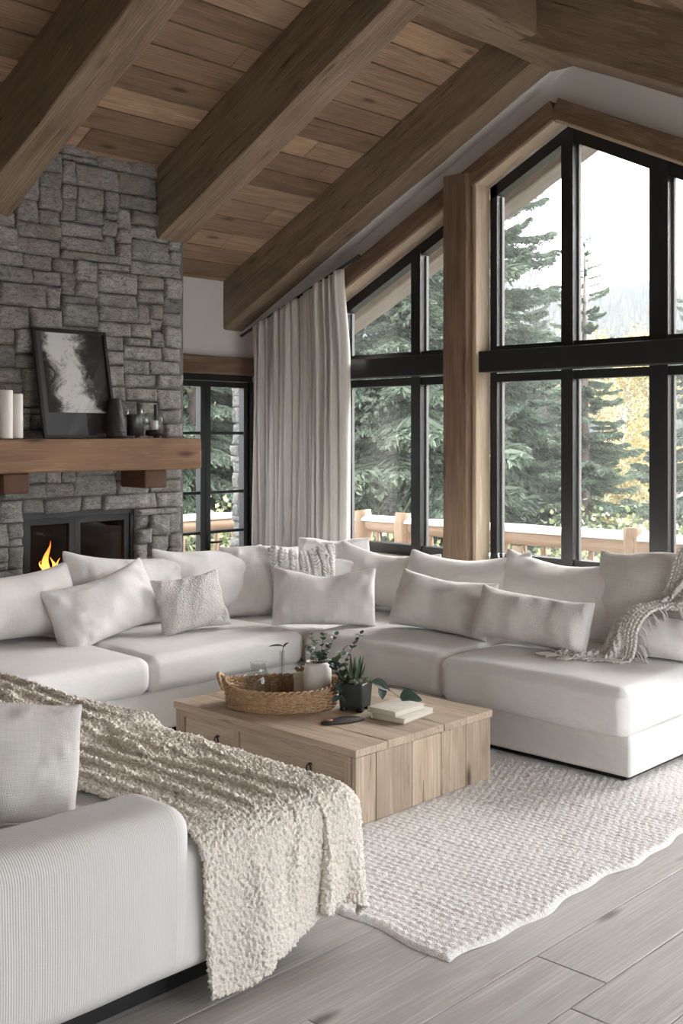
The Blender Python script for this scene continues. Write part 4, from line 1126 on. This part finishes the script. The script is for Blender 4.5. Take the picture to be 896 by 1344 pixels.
# ------------------------------------------------------------------ mantel things
MZ = 1.335 + .1925
def candle(px, d, h, r, label):
    c = empty('pillar_candle', at(px, d, MZ)); tag(c, label, 'candle', 'pillar candles at the left end of the mantel')
    lathe_obj('wax', [(0, 0), (r * .985, 0), (r, .006), (r, h - .006), (r * .95, h), (r * .7, h - .001), (0, h - .006)], (0, 0, 0), M['wax'], c, 40)
    mb = MB(); tube(mb, [(0, 0, h - .008), (.001, 0, h + .006), (.003, 0, h + .012)], .0016, 5); mb.build('wick', M['char'], c)
candle(7, 6.06, .265, .040, 'taller ivory pillar candle at the left end of the mantel')
candle(21.5, 6.20, .25, .036, 'shorter ivory pillar candle partly behind the taller one')

def art_mat():
    t = NT('photo_print'); o = t.coord(); sx = t.n('ShaderNodeSeparateXYZ'); t.l(o, sx.inputs[0]); U, V_ = sx.outputs[1], sx.outputs[2]
    w1 = t.noise(o, 8, 7, .72, 3.0); w2 = t.noise(o, 24, 6, .7, 2.0)
    m = t.math('ADD', t.math('MULTIPLY', w1, 1.1), t.math('MULTIPLY', w2, .35))
    # pale drifting form down the middle, darker left and lower right
    cx = t.math('ADD', t.math('MULTIPLY', t.math('SUBTRACT', V_, .36), -.25), t.math('MULTIPLY', t.math('SUBTRACT', t.noise(o, 5, 2), .5), .35))
    dd = t.math('ABSOLUTE', t.math('SUBTRACT', U, cx)); form = t.ramp(dd, [(.05, 1.0), (.19, 0.0)])
    m = t.math('ADD', m, t.math('MULTIPLY', t.math('SUBTRACT', form, .5), .62))
    c = t.ramp(m, [(.42, .008), (.62, .03), (.78, .22), (1.0, .72)])
    return t.done(c, .35)
pf = empty('framed_print', (-5.605, 3.615, MZ + .001)); pf.rotation_euler = (0, D(-12), 0)
tag(pf, 'black framed black and white print leaning on the stone above the mantel', 'picture')
FW, FH = .50, .66
mb = MB(); b_ = .017
for (ya, yb, za, zb) in ((-FW / 2, FW / 2, 0, b_), (-FW / 2, FW / 2, FH - b_, FH), (-FW / 2, -FW / 2 + b_, b_, FH - b_), (FW / 2 - b_, FW / 2, b_, FH - b_)): box(mb, -.022, .0, ya, yb, za, zb)
mb.build('frame', M['black'], pf, smooth=False)
mb = MB(); box(mb, -.018, -.013, -FW / 2 + b_, FW / 2 - b_, b_, FH - b_); mb.build('mat_board', plain('slate_mat', (.055, .06, .072), .5), pf, smooth=False)
mb = MB(); box(mb, -.0129, -.0115, -FW / 2 + .055, FW / 2 - b_, .155, FH - .022); o = mb.build('print', art_mat(), pf, smooth=False)
mb = MB(); box(mb, -.0129, -.011, .055, FW / 2 - b_, b_, .154); mb.build('dark_panel', M['dark'], pf, smooth=False)
mb = MB(); box(mb, -.010, -.008, -FW / 2 + b_, FW / 2 - b_, b_, FH - b_); mb.build('picture_glass', M['pane'], pf, smooth=False)

def ribs(a, z): return 1 + .02 * math.sin(z * 520) + .015 * math.sin(a * 9 + z * 60)
mb = MB(); prof = [(0, 0), (.058, 0), (.068, .012), (.07, .04), (.062, .09), (.05, .15), (.04, .20), (.035, .232), (.03, .238), (.028, .22), (0, .2)]
zz = []
for (r0, z0_), (r1, z1_) in zip(prof[:-1], prof[1:]):
    for q in np.linspace(0, 1, 8)[:-1]: zz.append((r0 + (r1 - r0) * q, z0_ + (z1_ - z0_) * q))
lathe(mb, zz + [prof[-1]], 48, rfn=ribs); tag(mb.build('sculptural_vase', M['blackceramic'], loc=at(151, 6.66, MZ)), 'black ribbed tapering vase between the framed print and the glass hurricane', 'vase')
mb = MB(); lathe(mb, [(0, 0), (.05, 0), (.055, .01), (.052, .03), (.035, .05), (.0, .055)], 32, sx=1.5); tag(mb.build('black_dish', M['blackceramic'], loc=at(126, 6.62, MZ), rot=(0, 0, D(70))), 'low black dish in front of the framed print', 'dish')
def hurricane(px, d, R, H, label, fill, fmat, candle_):
    h = empty('hurricane_glass', at(px, d, MZ)); tag(h, label, 'candle holder')
    lathe_obj('glass_cylinder', shell([(0, .012), (R * .6, .01), (R, .02), (R, H * .5), (R, H)], .003), (0, 0, 0), M['glass'], h, 36)
    lathe_obj('foot', [(0, 0), (R * .75, 0), (R * .8, .005), (R * .5, .011), (0, .012)], (0, 0, 0), M['glass'], h, 32)
    lathe_obj('filling', [(0, .014), (R - .006, .016), (R - .005, fill), (0, fill)], (0, 0, 0), fmat, h, 32)
    if candle_:
        lathe_obj('candle', [(0, fill), (.026, fill), (.026, fill + candle_), (.02, fill + candle_ + .003), (0, fill + candle_)], (.0, 0, 0), M['wax'], h, 28)
hurricane(176.5, 6.78, .054, .235, 'tall glass hurricane with charcoal grey candle wax on the mantel', .145, M['greywax'], 0)
hurricane(202, 6.86, .058, .155, 'short glass holder with a cream candle on dark pebbles', .05, M['blackceramic'], .055)
mb = MB(); tube(mb, [at(205, 6.95, MZ + .06), at(204, 6.95, MZ + .21)], .012, 8); tube(mb, [at(205, 6.95, MZ + .0), at(205, 6.95, MZ + .06)], .02, 10)
tag(mb.build('small_finial', M['greywax']), 'small grey peg behind the short candle holder', 'ornament')

# glasses on the sill
for x_, y_, lb in ((-4.30, 5.885, 'left one of the two clear tumblers on the window sill'), (-4.20, 5.90, 'right one of the two clear tumblers on the window sill')):
    g_ = empty('drinking_glass', (x_, y_, .681)); tag(g_, lb, 'glass', 'tumblers on the sill')
    lathe_obj('tumbler', shell([(0, 0), (.032, 0), (.035, .01), (.038, .095)], .003), (0, 0, 0), M['glass'], g_, 28)
# ================================================================== OUTDOORS
def foliage(name, cols, rough=.85, sc_=3):
    t = NT(name); o = t.coord(); g = t.n('ShaderNodeNewGeometry'); oi = t.n('ShaderNodeObjectInfo')
    f = t.math('ADD', t.math('MULTIPLY', t.noise(o, sc_, 3, .7), .8), t.math('MULTIPLY', g.outputs['Random Per Island'], .35))
    c = t.ramp(f, [(.3, cols[0]), (.55, cols[1]), (.8, cols[2])])
    return t.done(c, rough, spec=.15)
M['spruce'] = foliage('spruce_needles', ((.055, .08, .05), (.13, .17, .115), (.28, .33, .25)))
M['farforest'] = foliage('far_forest', ((.018, .03, .032), (.035, .052, .052), (.10, .095, .06)), sc_=.02)
M['aspen'] = foliage('aspen_leaves', ((.38, .30, .10), (.55, .45, .20), (.68, .60, .36)))
M['shrub'] = foliage('shrub_leaves', ((.10, .14, .07), (.24, .28, .14), (.45, .44, .26)))
M['bark'] = plain('bark', (.14, .11, .09), .9, bump=.6, bscale=12, var=.4)
M['palebark'] = plain('aspen_bark', (.52, .50, .45), .8, bump=.4, bscale=8, var=.4)

def blades(P0, P1, W, up=None):
    """lozenge blades between point arrays P0,P1, two crossed quads each"""
    n = len(P0); d = P1 - P0; d /= np.maximum(np.linalg.norm(d, axis=1), 1e-9)[:, None]
    r = np.random.default_rng(n).normal(size=(n, 3)); s = np.cross(d, r); s /= np.maximum(np.linalg.norm(s, axis=1), 1e-9)[:, None]; t = np.cross(d, s)
    mid = P0 * .55 + P1 * .45; V = []; F = []
    for a in (s, t):
        V.append(np.stack([P0, mid + a * W[:, None] / 2, P1, mid - a * W[:, None] / 2], 1))
    V = np.concatenate(V).reshape(-1, 3); I = np.arange(2 * n) * 4
    F = np.stack([I, I + 1, I + 2, I + 3], 1)
    return V, F
def bough(seed):
    r = np.random.default_rng(seed); P0, P1, W = [], [], []
    def axis(t): return np.array([t, 0, .10 * t - .30 * t ** 1.6 + .16 * t ** 4])
    for i in range(26):
        t = .12 + .88 * i / 25; p = axis(t)
        for sgn in (-1, 1):
            L = (.42 * (1 - t) ** .7 + .07) * r.uniform(.7, 1.1); dd = np.array([.75, sgn * .8, -.25 + r.uniform(-.25, .1)]); dd /= np.linalg.norm(dd)
            q = p + dd * L; P0.append(p); P1.append(q); W.append(.05)
            m = max(2, int(L / .05))
            for k in range(m):
                b = p + dd * L * (k + .6) / m
                for s2 in (-1, 1):
                    e = np.array([.7 + r.normal() * .3, s2 * .5 + sgn * .4, -.35 + r.normal() * .3]); e /= np.linalg.norm(e)
                    P0.append(b); P1.append(b + e * (.09 * (1 - k / m * .5)) * r.uniform(.7, 1.3)); W.append(.03)
    P0.append(axis(.85)); P1.append(axis(1.06)); W.append(.05)
    return blades(np.array(P0), np.array(P1), np.array(W))
BG = [bough(s_) for s_ in (1, 2, 3)]
def spruce(seed, H=10, R=1.9, whorls=44, top=.0):
    r = np.random.default_rng(seed); VV, FF, o = [], [], 0
    for i in range(whorls):
        t = (i / (whorls - 1)); z = H * (.10 + .89 * t ** .92); L0 = R * (1 - t) ** .85 + .10
        for k in range(int(5 + 4 * (1 - t))):
            V, F = BG[r.integers(3)]; L = L0 * r.uniform(.6, 1.15); a = r.uniform(0, 2 * PI); tilt = (-.25 + .75 * t ** 1.5) + r.normal() * .10
            ca, sa, ct_, st_ = math.cos(a), math.sin(a), math.cos(tilt), math.sin(tilt)
            v = V * [L, L * (.8 if t < .8 else .5), L]; v = np.stack([v[:, 0] * ct_ - v[:, 2] * st_, v[:, 1], v[:, 0] * st_ + v[:, 2] * ct_], 1)
            v = np.stack([v[:, 0] * ca - v[:, 1] * sa, v[:, 0] * sa + v[:, 1] * ca, v[:, 2] + z + r.normal() * .05], 1)
            VV.append(v); FF.append(F + o); o += len(v)
    me = bpy.data.meshes.new('foliage'); V = np.concatenate(VV); F = np.concatenate(FF)
    me.vertices.add(len(V)); me.vertices.foreach_set('co', V.ravel()); me.loops.add(F.size); me.loops.foreach_set('vertex_index', F.ravel())
    me.polygons.add(len(F)); me.polygons.foreach_set('loop_start', np.arange(len(F)) * 4); me.update(calc_edges=True); me.materials.append(M['spruce'])
    root = empty('spruce_tree'); f = bpy.data.objects.new('foliage', me); COL.objects.link(f); f.parent = root
    mb = MB(); tube(mb, [(0, 0, 0), (0, 0, H * .5), (0, 0, H * .99)], [H * .017, H * .01, .008], 8); mb.build('trunk', M['bark'], root)
    return root
GZ = -3.0
S_A = spruce(1, 10, 2.1); S_B = spruce(2, 10, 1.55, 46)
def plan(px, d): x, y, _ = at(px, d, 0); return x, y
SPR = [ # proto, px, d, height, label, rot
 (S_A, 520, 17, 13.0, 'broad dark spruce filling the left window group beyond the railing'),
 (S_B, 590, 20, 13.0, 'tall spruce partly behind the wood post'),
 (S_A, 640, 19, 11.0, 'tall spruce just right of the wood post, boughs reaching into the peaked window'),
 (S_B, 767, 17, 7.75, 'slender spruce whose tip stands alone in the middle of the peaked window'),
 (S_A, 470, 24, 12.0, 'spruce behind the curtain edge at the left window'),
 (S_A, 700, 29, 9.0, 'smaller spruce standing back between the two tall ones'),
 (S_B, 715, 24, 6.3, 'low spruce just left of the middle window mullion'),
 (S_A, 292, 19, 12.0, 'spruce seen through the glazed door right leaf'),
 (S_B, 255, 17, 11.0, 'spruce seen through the glazed door left leaf'),
 (S_B, 560, 33, 12.0, 'distant spruce behind the broad one at left'),
 (S_B, 845, 48, 9.5, 'distant spruce behind the yellow trees'),
 (S_A, 930, 21, 8.5, 'spruce at the right edge of the view'),
]
used = set(); 
for i, (pr0, px, d, H, lb) in enumerate(SPR):
    o = pr0 if id(pr0) not in used else copy_tree(pr0); used.add(id(pr0))
    x, y = plan(px, d); o.location = (x, y, GZ); s_ = H / 10; o.scale = (s_ ** .8, s_ ** .8, s_) if H > 6.5 else (s_, s_, s_); o.rotation_euler[2] = i * 1.3
    tag(o, lb, 'tree', 'spruces beyond the deck')

def broad(name, seed, H, R, mat, bark, leaves=9000, ls=.075):
    r = np.random.default_rng(seed); root = empty(name); mb = MB()
    pts = np.array([(0, 0, 0), (r.normal() * .1, r.normal() * .1, H * .5), (r.normal() * .15, r.normal() * .15, H)]); t1 = np.linspace(0, 1, 14)
    tr_ = np.stack([np.interp(t1, [0, .5, 1], pts[:, k]) for k in range(3)], 1); tube(mb, tr_, np.linspace(H * .013, .01, 14), 7); C_ = []
    for i in range(34):
        t = r.uniform(.22, .97); b = np.array([np.interp(t, t1, tr_[:, k]) for k in range(3)]); a = r.uniform(0, 2 * PI); L = R * r.uniform(.5, 1) * math.sin(PI * min(.95, (1.02 - t) * .85 + .18)) ** .7
        e = b + np.array([math.cos(a) * L, math.sin(a) * L, L * .9]); tube(mb, [b, (b + e) / 2 + [0, 0, -.04], e], [.02, .012, .005], 4); C_ += [b + (e - b) * q for q in (.4, .6, .8, .95, 1.05)]
    mb.build('trunk', bark, root)
    C_ = np.array(C_); c = C_[r.integers(len(C_), size=leaves)] + r.normal(size=(leaves, 3)) * R * .13
    d_ = r.normal(size=(leaves, 3)); d_ /= np.linalg.norm(d_, axis=1)[:, None]; V, F = blades(c, c + d_ * ls, np.full(leaves, ls * .8))
    V = V[:len(V) // 2]; F = F[:len(F) // 2]
    me = bpy.data.meshes.new('foliage'); me.from_pydata(V.tolist(), [], F.tolist()); me.materials.append(mat)
    f = bpy.data.objects.new('foliage', me); COL.objects.link(f); f.parent = root; return root
AS = broad('aspen_tree', 5, 6, 1.25, M['aspen'], M['palebark'], 11000)
for i, (px, d, H, lb) in enumerate(((822, 24, 6.0, 'bright yellow aspen left of the right hand mullion'), (880, 27, 6.3, 'yellow aspen at the right edge of the windows'), (790, 34, 6.0, 'yellow aspen further back behind the slender spruce'),
     (700, 33, 5.0, 'yellow aspen glimpsed between the spruces'), (308, 26, 8.0, 'yellow aspen seen through the glazed door'), (270, 30, 6.5, 'pale yellow aspen behind the door spruce'))):
    o = AS if i == 0 else copy_tree(AS); x, y = plan(px, d); o.location = (x, y, GZ); s_ = H / 6; o.scale = (s_, s_, s_); o.rotation_euler[2] = i * 2.1; tag(o, lb, 'tree', 'aspens beyond the deck')
SH = broad('shrub', 9, 1.6, .9, M['shrub'], M['bark'], 3500, .06)
for i, (px, d, H) in enumerate(((480, 13, 2.2), (545, 14, 2.0), (672, 13.5, 1.9), (715, 15, 2.2), (775, 14, 1.8), (812, 16, 2.3), (870, 14, 1.9), (283, 14.5, 2.4), (310, 16, 2.2), (905, 16, 2.2))):
    o = SH if i == 0 else copy_tree(SH); x, y = plan(px, d); o.location = (x, y, GZ + .3); s_ = H / 1.6; o.scale = (s_, s_, s_); o.rotation_euler[2] = i * 2.1
    tag(o, 'leafy shrub on the slope just past the deck railing', 'shrub', 'shrubs on the slope')

# ground, mountain with forest
def hgt(x, y):
    d = math.hypot(x, y); a = math.atan2(y, x)
    px = 448 + 1450 * math.tan(math.radians(134) - a) if abs(math.radians(134) - a) < 1.4 else 2000
    crest = 66 + 10 * math.sin(px * .011 + .5) + 7 * math.sin(px * .03 + 1) + 20 * (1 / (1 + math.exp(-(px - 700) / 60.)))
    t = min(1, max(0, (d - 230) / 400)); t = t * t * (3 - 2 * t)
    return GZ - .02 * min(d, 60) + crest * t * (.9) + 2.5 * mn.noise(Vector((x * .01, y * .01, 0))) * min(1, d / 60)
mb = MB(); na, nd = 110, 60; V = []
for i in range(na):
    a = math.radians(50 + 150 * i / (na - 1))
    for j in range(nd):
        d = 11 * (720 / 11) ** (j / (nd - 1)); x, y = d * math.cos(a), d * math.sin(a); V.append((x, y, hgt(x, y)))
mb.add(V, [f[::-1] for f in grid_faces(na, nd)])
t = NT('hillside'); o_ = t.coord(); c = t.ramp(t.noise(o_, .25, 5, .6), [(.35, (.07, .08, .05)), (.55, (.14, .13, .09)), (.72, (.30, .30, .28))]); t.done(c, .95)
g = mb.build('ground_slope', t.m); struct(g, 'autumn hillside with snow patches rising to the mountain', 'ground')
mb = MB(); r = np.random.default_rng(3); cnt = 0
while cnt < 5200:
    px = r.uniform(380, 960); d = r.uniform(260, 620) if cnt % 3 else r.uniform(420, 640); x, y = plan(px, d); h = hgt(x, y); H = r.uniform(5, 10.5); R_ = H * r.uniform(.13, .2); n = 6; V = [(x, y, h + H)]
    V += [(x + R_ * math.cos(2 * PI * k / n + cnt), y + R_ * math.sin(2 * PI * k / n + cnt), h + H * .08) for k in range(n)] + [(x + R_ * .66 * math.cos(2 * PI * k / n), y + R_ * .66 * math.sin(2 * PI * k / n), h + H * .5) for k in range(n)]
    F = [(0, 1 + n + k, 1 + n + (k + 1) % n) for k in range(n)] + [(1 + n + k, 1 + k, 1 + (k + 1) % n, 1 + n + (k + 1) % n) for k in range(n)]
    mb.add(V, F); cnt += 1
tag(mb.build('mountain_forest', M['farforest'], smooth=False), 'hazy conifer forest covering the distant mountain', 'forest', kind='stuff')
# haze
t = NT('mountain_haze'); t.t.nodes.remove(t.b); v = t.n('ShaderNodeVolumeScatter'); v.inputs['Density'].default_value = .00014; v.inputs['Color'].default_value = (.93, .96, 1, 1); v.inputs['Anisotropy'].default_value = .2
t.l(v.outputs[0], t.out.inputs['Volume'])
mb = MB(); prism_xz(mb, [(-760, -14), (360, -14), (360, 150), (-760, 150)], 41, 760); 
t2 = NT('glare_veil'); t2.t.nodes.remove(t2.b); v = t2.n('ShaderNodeVolumeScatter'); v.inputs['Density'].default_value = .0045; v.inputs['Color'].default_value = (.95, .97, 1, 1)
t2.l(v.outputs[0], t2.out.inputs['Volume'])
m2 = MB(); prism_xz(m2, [(-60, -4.6), (12, -4.6), (12, 22), (-60, 22)], 9.2, 36)  # added scatter volume giving the nearby trees a whitish window glare
tag(m2.build('glare_volume', t2.m, smooth=False), 'added pale volume over the near trees, standing in for window glare', 'haze', kind='stuff')
HZ = mb.build('haze', t.m, smooth=False); tag(HZ, 'thin white haze hanging over the valley beyond the deck', 'haze', kind='stuff')

# deck and railing
mb = MB()
for i in range(17): 
    y = 6.2 + i * .145; lumber(mb, 11, .138, .03, frame_mat((-4.6, y + .07, -.27), (1, 0, 0), (0, 0, 1)), .004, .0, 4, rng.random(), i)
for i in range(13):
    x = -8.75 + i * .145; lumber(mb, 5.4, .138, .03, frame_mat((x + .07, 3.45, -.27), (0, 1, 0), (0, 0, 1)), .004, .0, 4, rng.random(), i)
struct(mb.build('deck_floor', M['deck'], smooth=False), 'plank deck outside the windows', 'deck')
def log(mb, a, b, r, seed, seg=14, n=26, knob=.0):
    a, b = np.array(a, float), np.array(b, float); t_ = np.linspace(0, 1, n); pts = a + (b - a) * t_[:, None]
    w = np.array([[mn.noise(Vector((seed, q * 3, k * 5.0))) for k in range(3)] for q in t_]) * r * .35; pts = pts + w
    rr = r * (1 + .10 * np.array([mn.noise(Vector((seed * 2, q * 7, 1))) for q in t_])); rr[0] *= .93; rr[-1] *= .93
    tube(mb, pts, rr, seg)
def rail(name_loc, a, b, posts, label):
    R_ = empty('log_railing', name_loc); tag(R_, label, 'railing'); a, b = np.array(a, float), np.array(b, float)
    def ad(mb, nm, mt):
        o = mb.build(nm, mt); return adopt(o, R_)
    mb = MB(); log(mb, (*a, .655), (*b, .655), .068, 3, n=60); ad(mb, 'top_rail', M['log'])
    mb = MB(); log(mb, (*a, -.10), (*b, -.10), .05, 5, n=60); ad(mb, 'bottom_rail', M['log'])
    for i, q in enumerate(posts):
        p = a + (b - a) * q; mb = MB(); log(mb, (*p, -.27), (*p, .80), .092, 10 + i, n=12); ad(mb, 'post', M['log'])
    L = np.linalg.norm(b - a); n_ = int(L / .21)
    for i in range(n_):
        q = (i + .5) / n_; p = a + (b - a) * q
        if min(abs(q - s_) for s_ in posts) * L < .13: continue
        mb = MB(); ln = (b - a) / L * rng.uniform(-.03, .03); log(mb, (*(p - ln), -.08), (*(p + ln), .60), rng.uniform(.022, .034), 30 + i, 8, 8); ad(mb, 'baluster', M['log'])
    mb = MB(); n = 120; t_ = np.linspace(.005, .995, n); V = []; sg_ = 9; per = np.array([-(b - a)[1], (b - a)[0]]) / L
    for i, q in enumerate(t_):
        p = a + (b - a) * q; hh = .020 + .022 * max(0, mn.noise(Vector((q * L * 1.6, a[0], 0))) + .45); e = min(1, i / 3, (n - 1 - i) / 3)
        for k in range(sg_):
            an = PI * k / (sg_ - 1); V.append((*(p + per * math.cos(an) * .060), .655 + .045 + (math.sin(an) ** .7) * hh * e + .012 * math.sin(an)))
    mb.add(V, [f for f in grid_faces(n, sg_)]); sn_ = ad(mb, 'snow_cap', M['snow']); s_ = sn_.modifiers.new('s', 'SOLIDIFY'); s_.thickness = .02
    return R_
rail((-4.6, 8.0, -.27), (-8.62, 8.0), (.6, 8.0), [0.0, .128, .1875, .451, .72, 1.0], 'peeled log deck railing dusted with snow beyond the tall windows')
rail((-8.62, 4.5, -.27), (-8.62, 1.0), (-8.62, 7.86), [0.0, .34, .68], 'peeled log deck railing with snow outside the glazed door')
mb = MB(); log(mb, (-8.62 + 1.42, 8.0, .55), (-8.62 + 1.0, 8.0, -.1), .03, 77, 8, 8)
for i, (xa, xb) in enumerate(((-5.52, -5.28), (-5.52, -5.75))):
    mb = MB(); log(mb, (xa, 7.9, .58), (xb, 7.9, -.12), .045, 80 + i, 10, 10); tag(mb.build('log_brace', M['log']), 'slanting peeled log brace under the snowy rail' + (' leaning right' if i == 0 else ' leaning left'), 'brace')
# stone pier and verge rafter outside
mb = MB(); stone_face(mb, .25, 2.85, lambda u, v, d: (-7.06 + u, 6.0 - d, v - .25), seed=17)
stone_face(mb, .45, 2.85, lambda u, v, d: (-7.04 - d, 6.47 - u, v - .25), seed=18)
box(mb, -7.03, -6.83, 6.02, 6.45, -.25, 2.6)
pier = mb.build('stone_pier', M['stone']); tag(pier, 'outside stone pier beyond the right edge of the glazed door', 'pier')
for sd, xe in ((-1, -7.9), (1, .6)):
    xm = (XA + xe) / 2; L = abs(xe - XA) * cs + .1; ez = np.array((sd * SL / cs, 0, 1 / cs)); ctr = np.array((xm, 7.25, 3.97 - SL * abs(xm - XA))) + ez * .15
    mb = MB(); lumber(mb, L, .22, .30, frame_mat(tuple(ctr), (sd / cs, 0, -SL / cs), tuple(ez)), .02, .012, .1, .5, 50 + sd)
    tag(mb.build('verge_rafter', M['deck']), 'weathered outside verge rafter, %s of the ridge' % ('left' if sd < 0 else 'right'), 'beam')
# black deck chair outside the door
ch = empty('deck_chair', (-7.75, 5.9, -.255), (0, 0, D(200))); tag(ch, 'black metal deck chair outside the glazed door', 'chair')
mb = MB()
for sx_ in (-.25, .25):
    tube(mb, [(sx_, -.22, 0), (sx_, -.2, .40), (sx_, -.2, .62), (sx_, .2, .62)], .014, 8); tube(mb, [(sx_, .28, 0), (sx_, .2, .42), (sx_, .3, .95)], .014, 8)
tube(mb, [(-.25, -.2, .39), (.25, -.2, .39)], .014, 8); tube(mb, [(-.25, .2, .41), (.25, .2, .41)], .014, 8); mb.build('frame', M['iron'], ch)
mb = MB(); box(mb, -.25, .25, -.22, .22, .40, .43); mb.build('seat', M['iron'], ch, smooth=False)
mb = MB()
for i in range(6): tube(mb, [(-.2 + i * .08, .21, .45), (-.2 + i * .08, .3, .93)], .008, 6)
tube(mb, [(-.25, .3, .95), (.25, .3, .95)], .014, 8); mb.build('backrest', M['iron'], ch)

# ================================================================== LIGHT, WORLD, CAMERA
w = bpy.data.worlds.new('overcast'); sc.world = w; w.use_nodes = True; nt = w.node_tree; bg = nt.nodes['Background']
tc = nt.nodes.new('ShaderNodeTexCoord'); sx = nt.nodes.new('ShaderNodeSeparateXYZ'); nt.links.new(tc.outputs['Generated'], sx.inputs[0])
rp = nt.nodes.new('ShaderNodeValToRGB'); nt.links.new(sx.outputs[2], rp.inputs[0]); e = rp.color_ramp.elements
e[0].position = .0; e[0].color = (.62, .62, .62, 1); e[1].position = .04; e[1].color = (.93, .96, 1, 1); k_ = e.new(.8); k_.color = (.90, .95, 1, 1)
nt.links.new(rp.outputs[0], bg.inputs[0]); bg.inputs[1].default_value = 1.55
sd = bpy.data.lights.new('sun', 'SUN'); sd.energy = 3.2; sd.angle = D(45); sd.color = (1, .97, .93); so = bpy.data.objects.new('sun', sd); COL.objects.link(so)
so.rotation_euler = Vector((-.12, -.85, -.55)).to_track_quat('-Z', 'Y').to_euler()
cd = bpy.data.cameras.new('camera'); cam = bpy.data.objects.new('camera', cd); COL.objects.link(cam); sc.camera = cam
cam.location = (0, 0, 1.55); cam.rotation_euler = (PI / 2, 0, D(44)); cd.sensor_fit = 'VERTICAL'; cd.sensor_height = 36; cd.lens = 36 * 1450 / 1344; cd.shift_y = -102 / 1344; cd.clip_end = 2000
vs_ = sc.view_settings; vs_.view_transform = 'Standard'; vs_.look = 'None'; vs_.gamma = 1; vs_.use_curve_mapping = False; vs_.exposure = 2.15
cy = sc.cycles; cy.use_denoising = True; cy.max_bounces = 10; cy.diffuse_bounces = 5; cy.transparent_max_bounces = 24; cy.volume_bounces = 1; cy.sample_clamp_indirect = 6
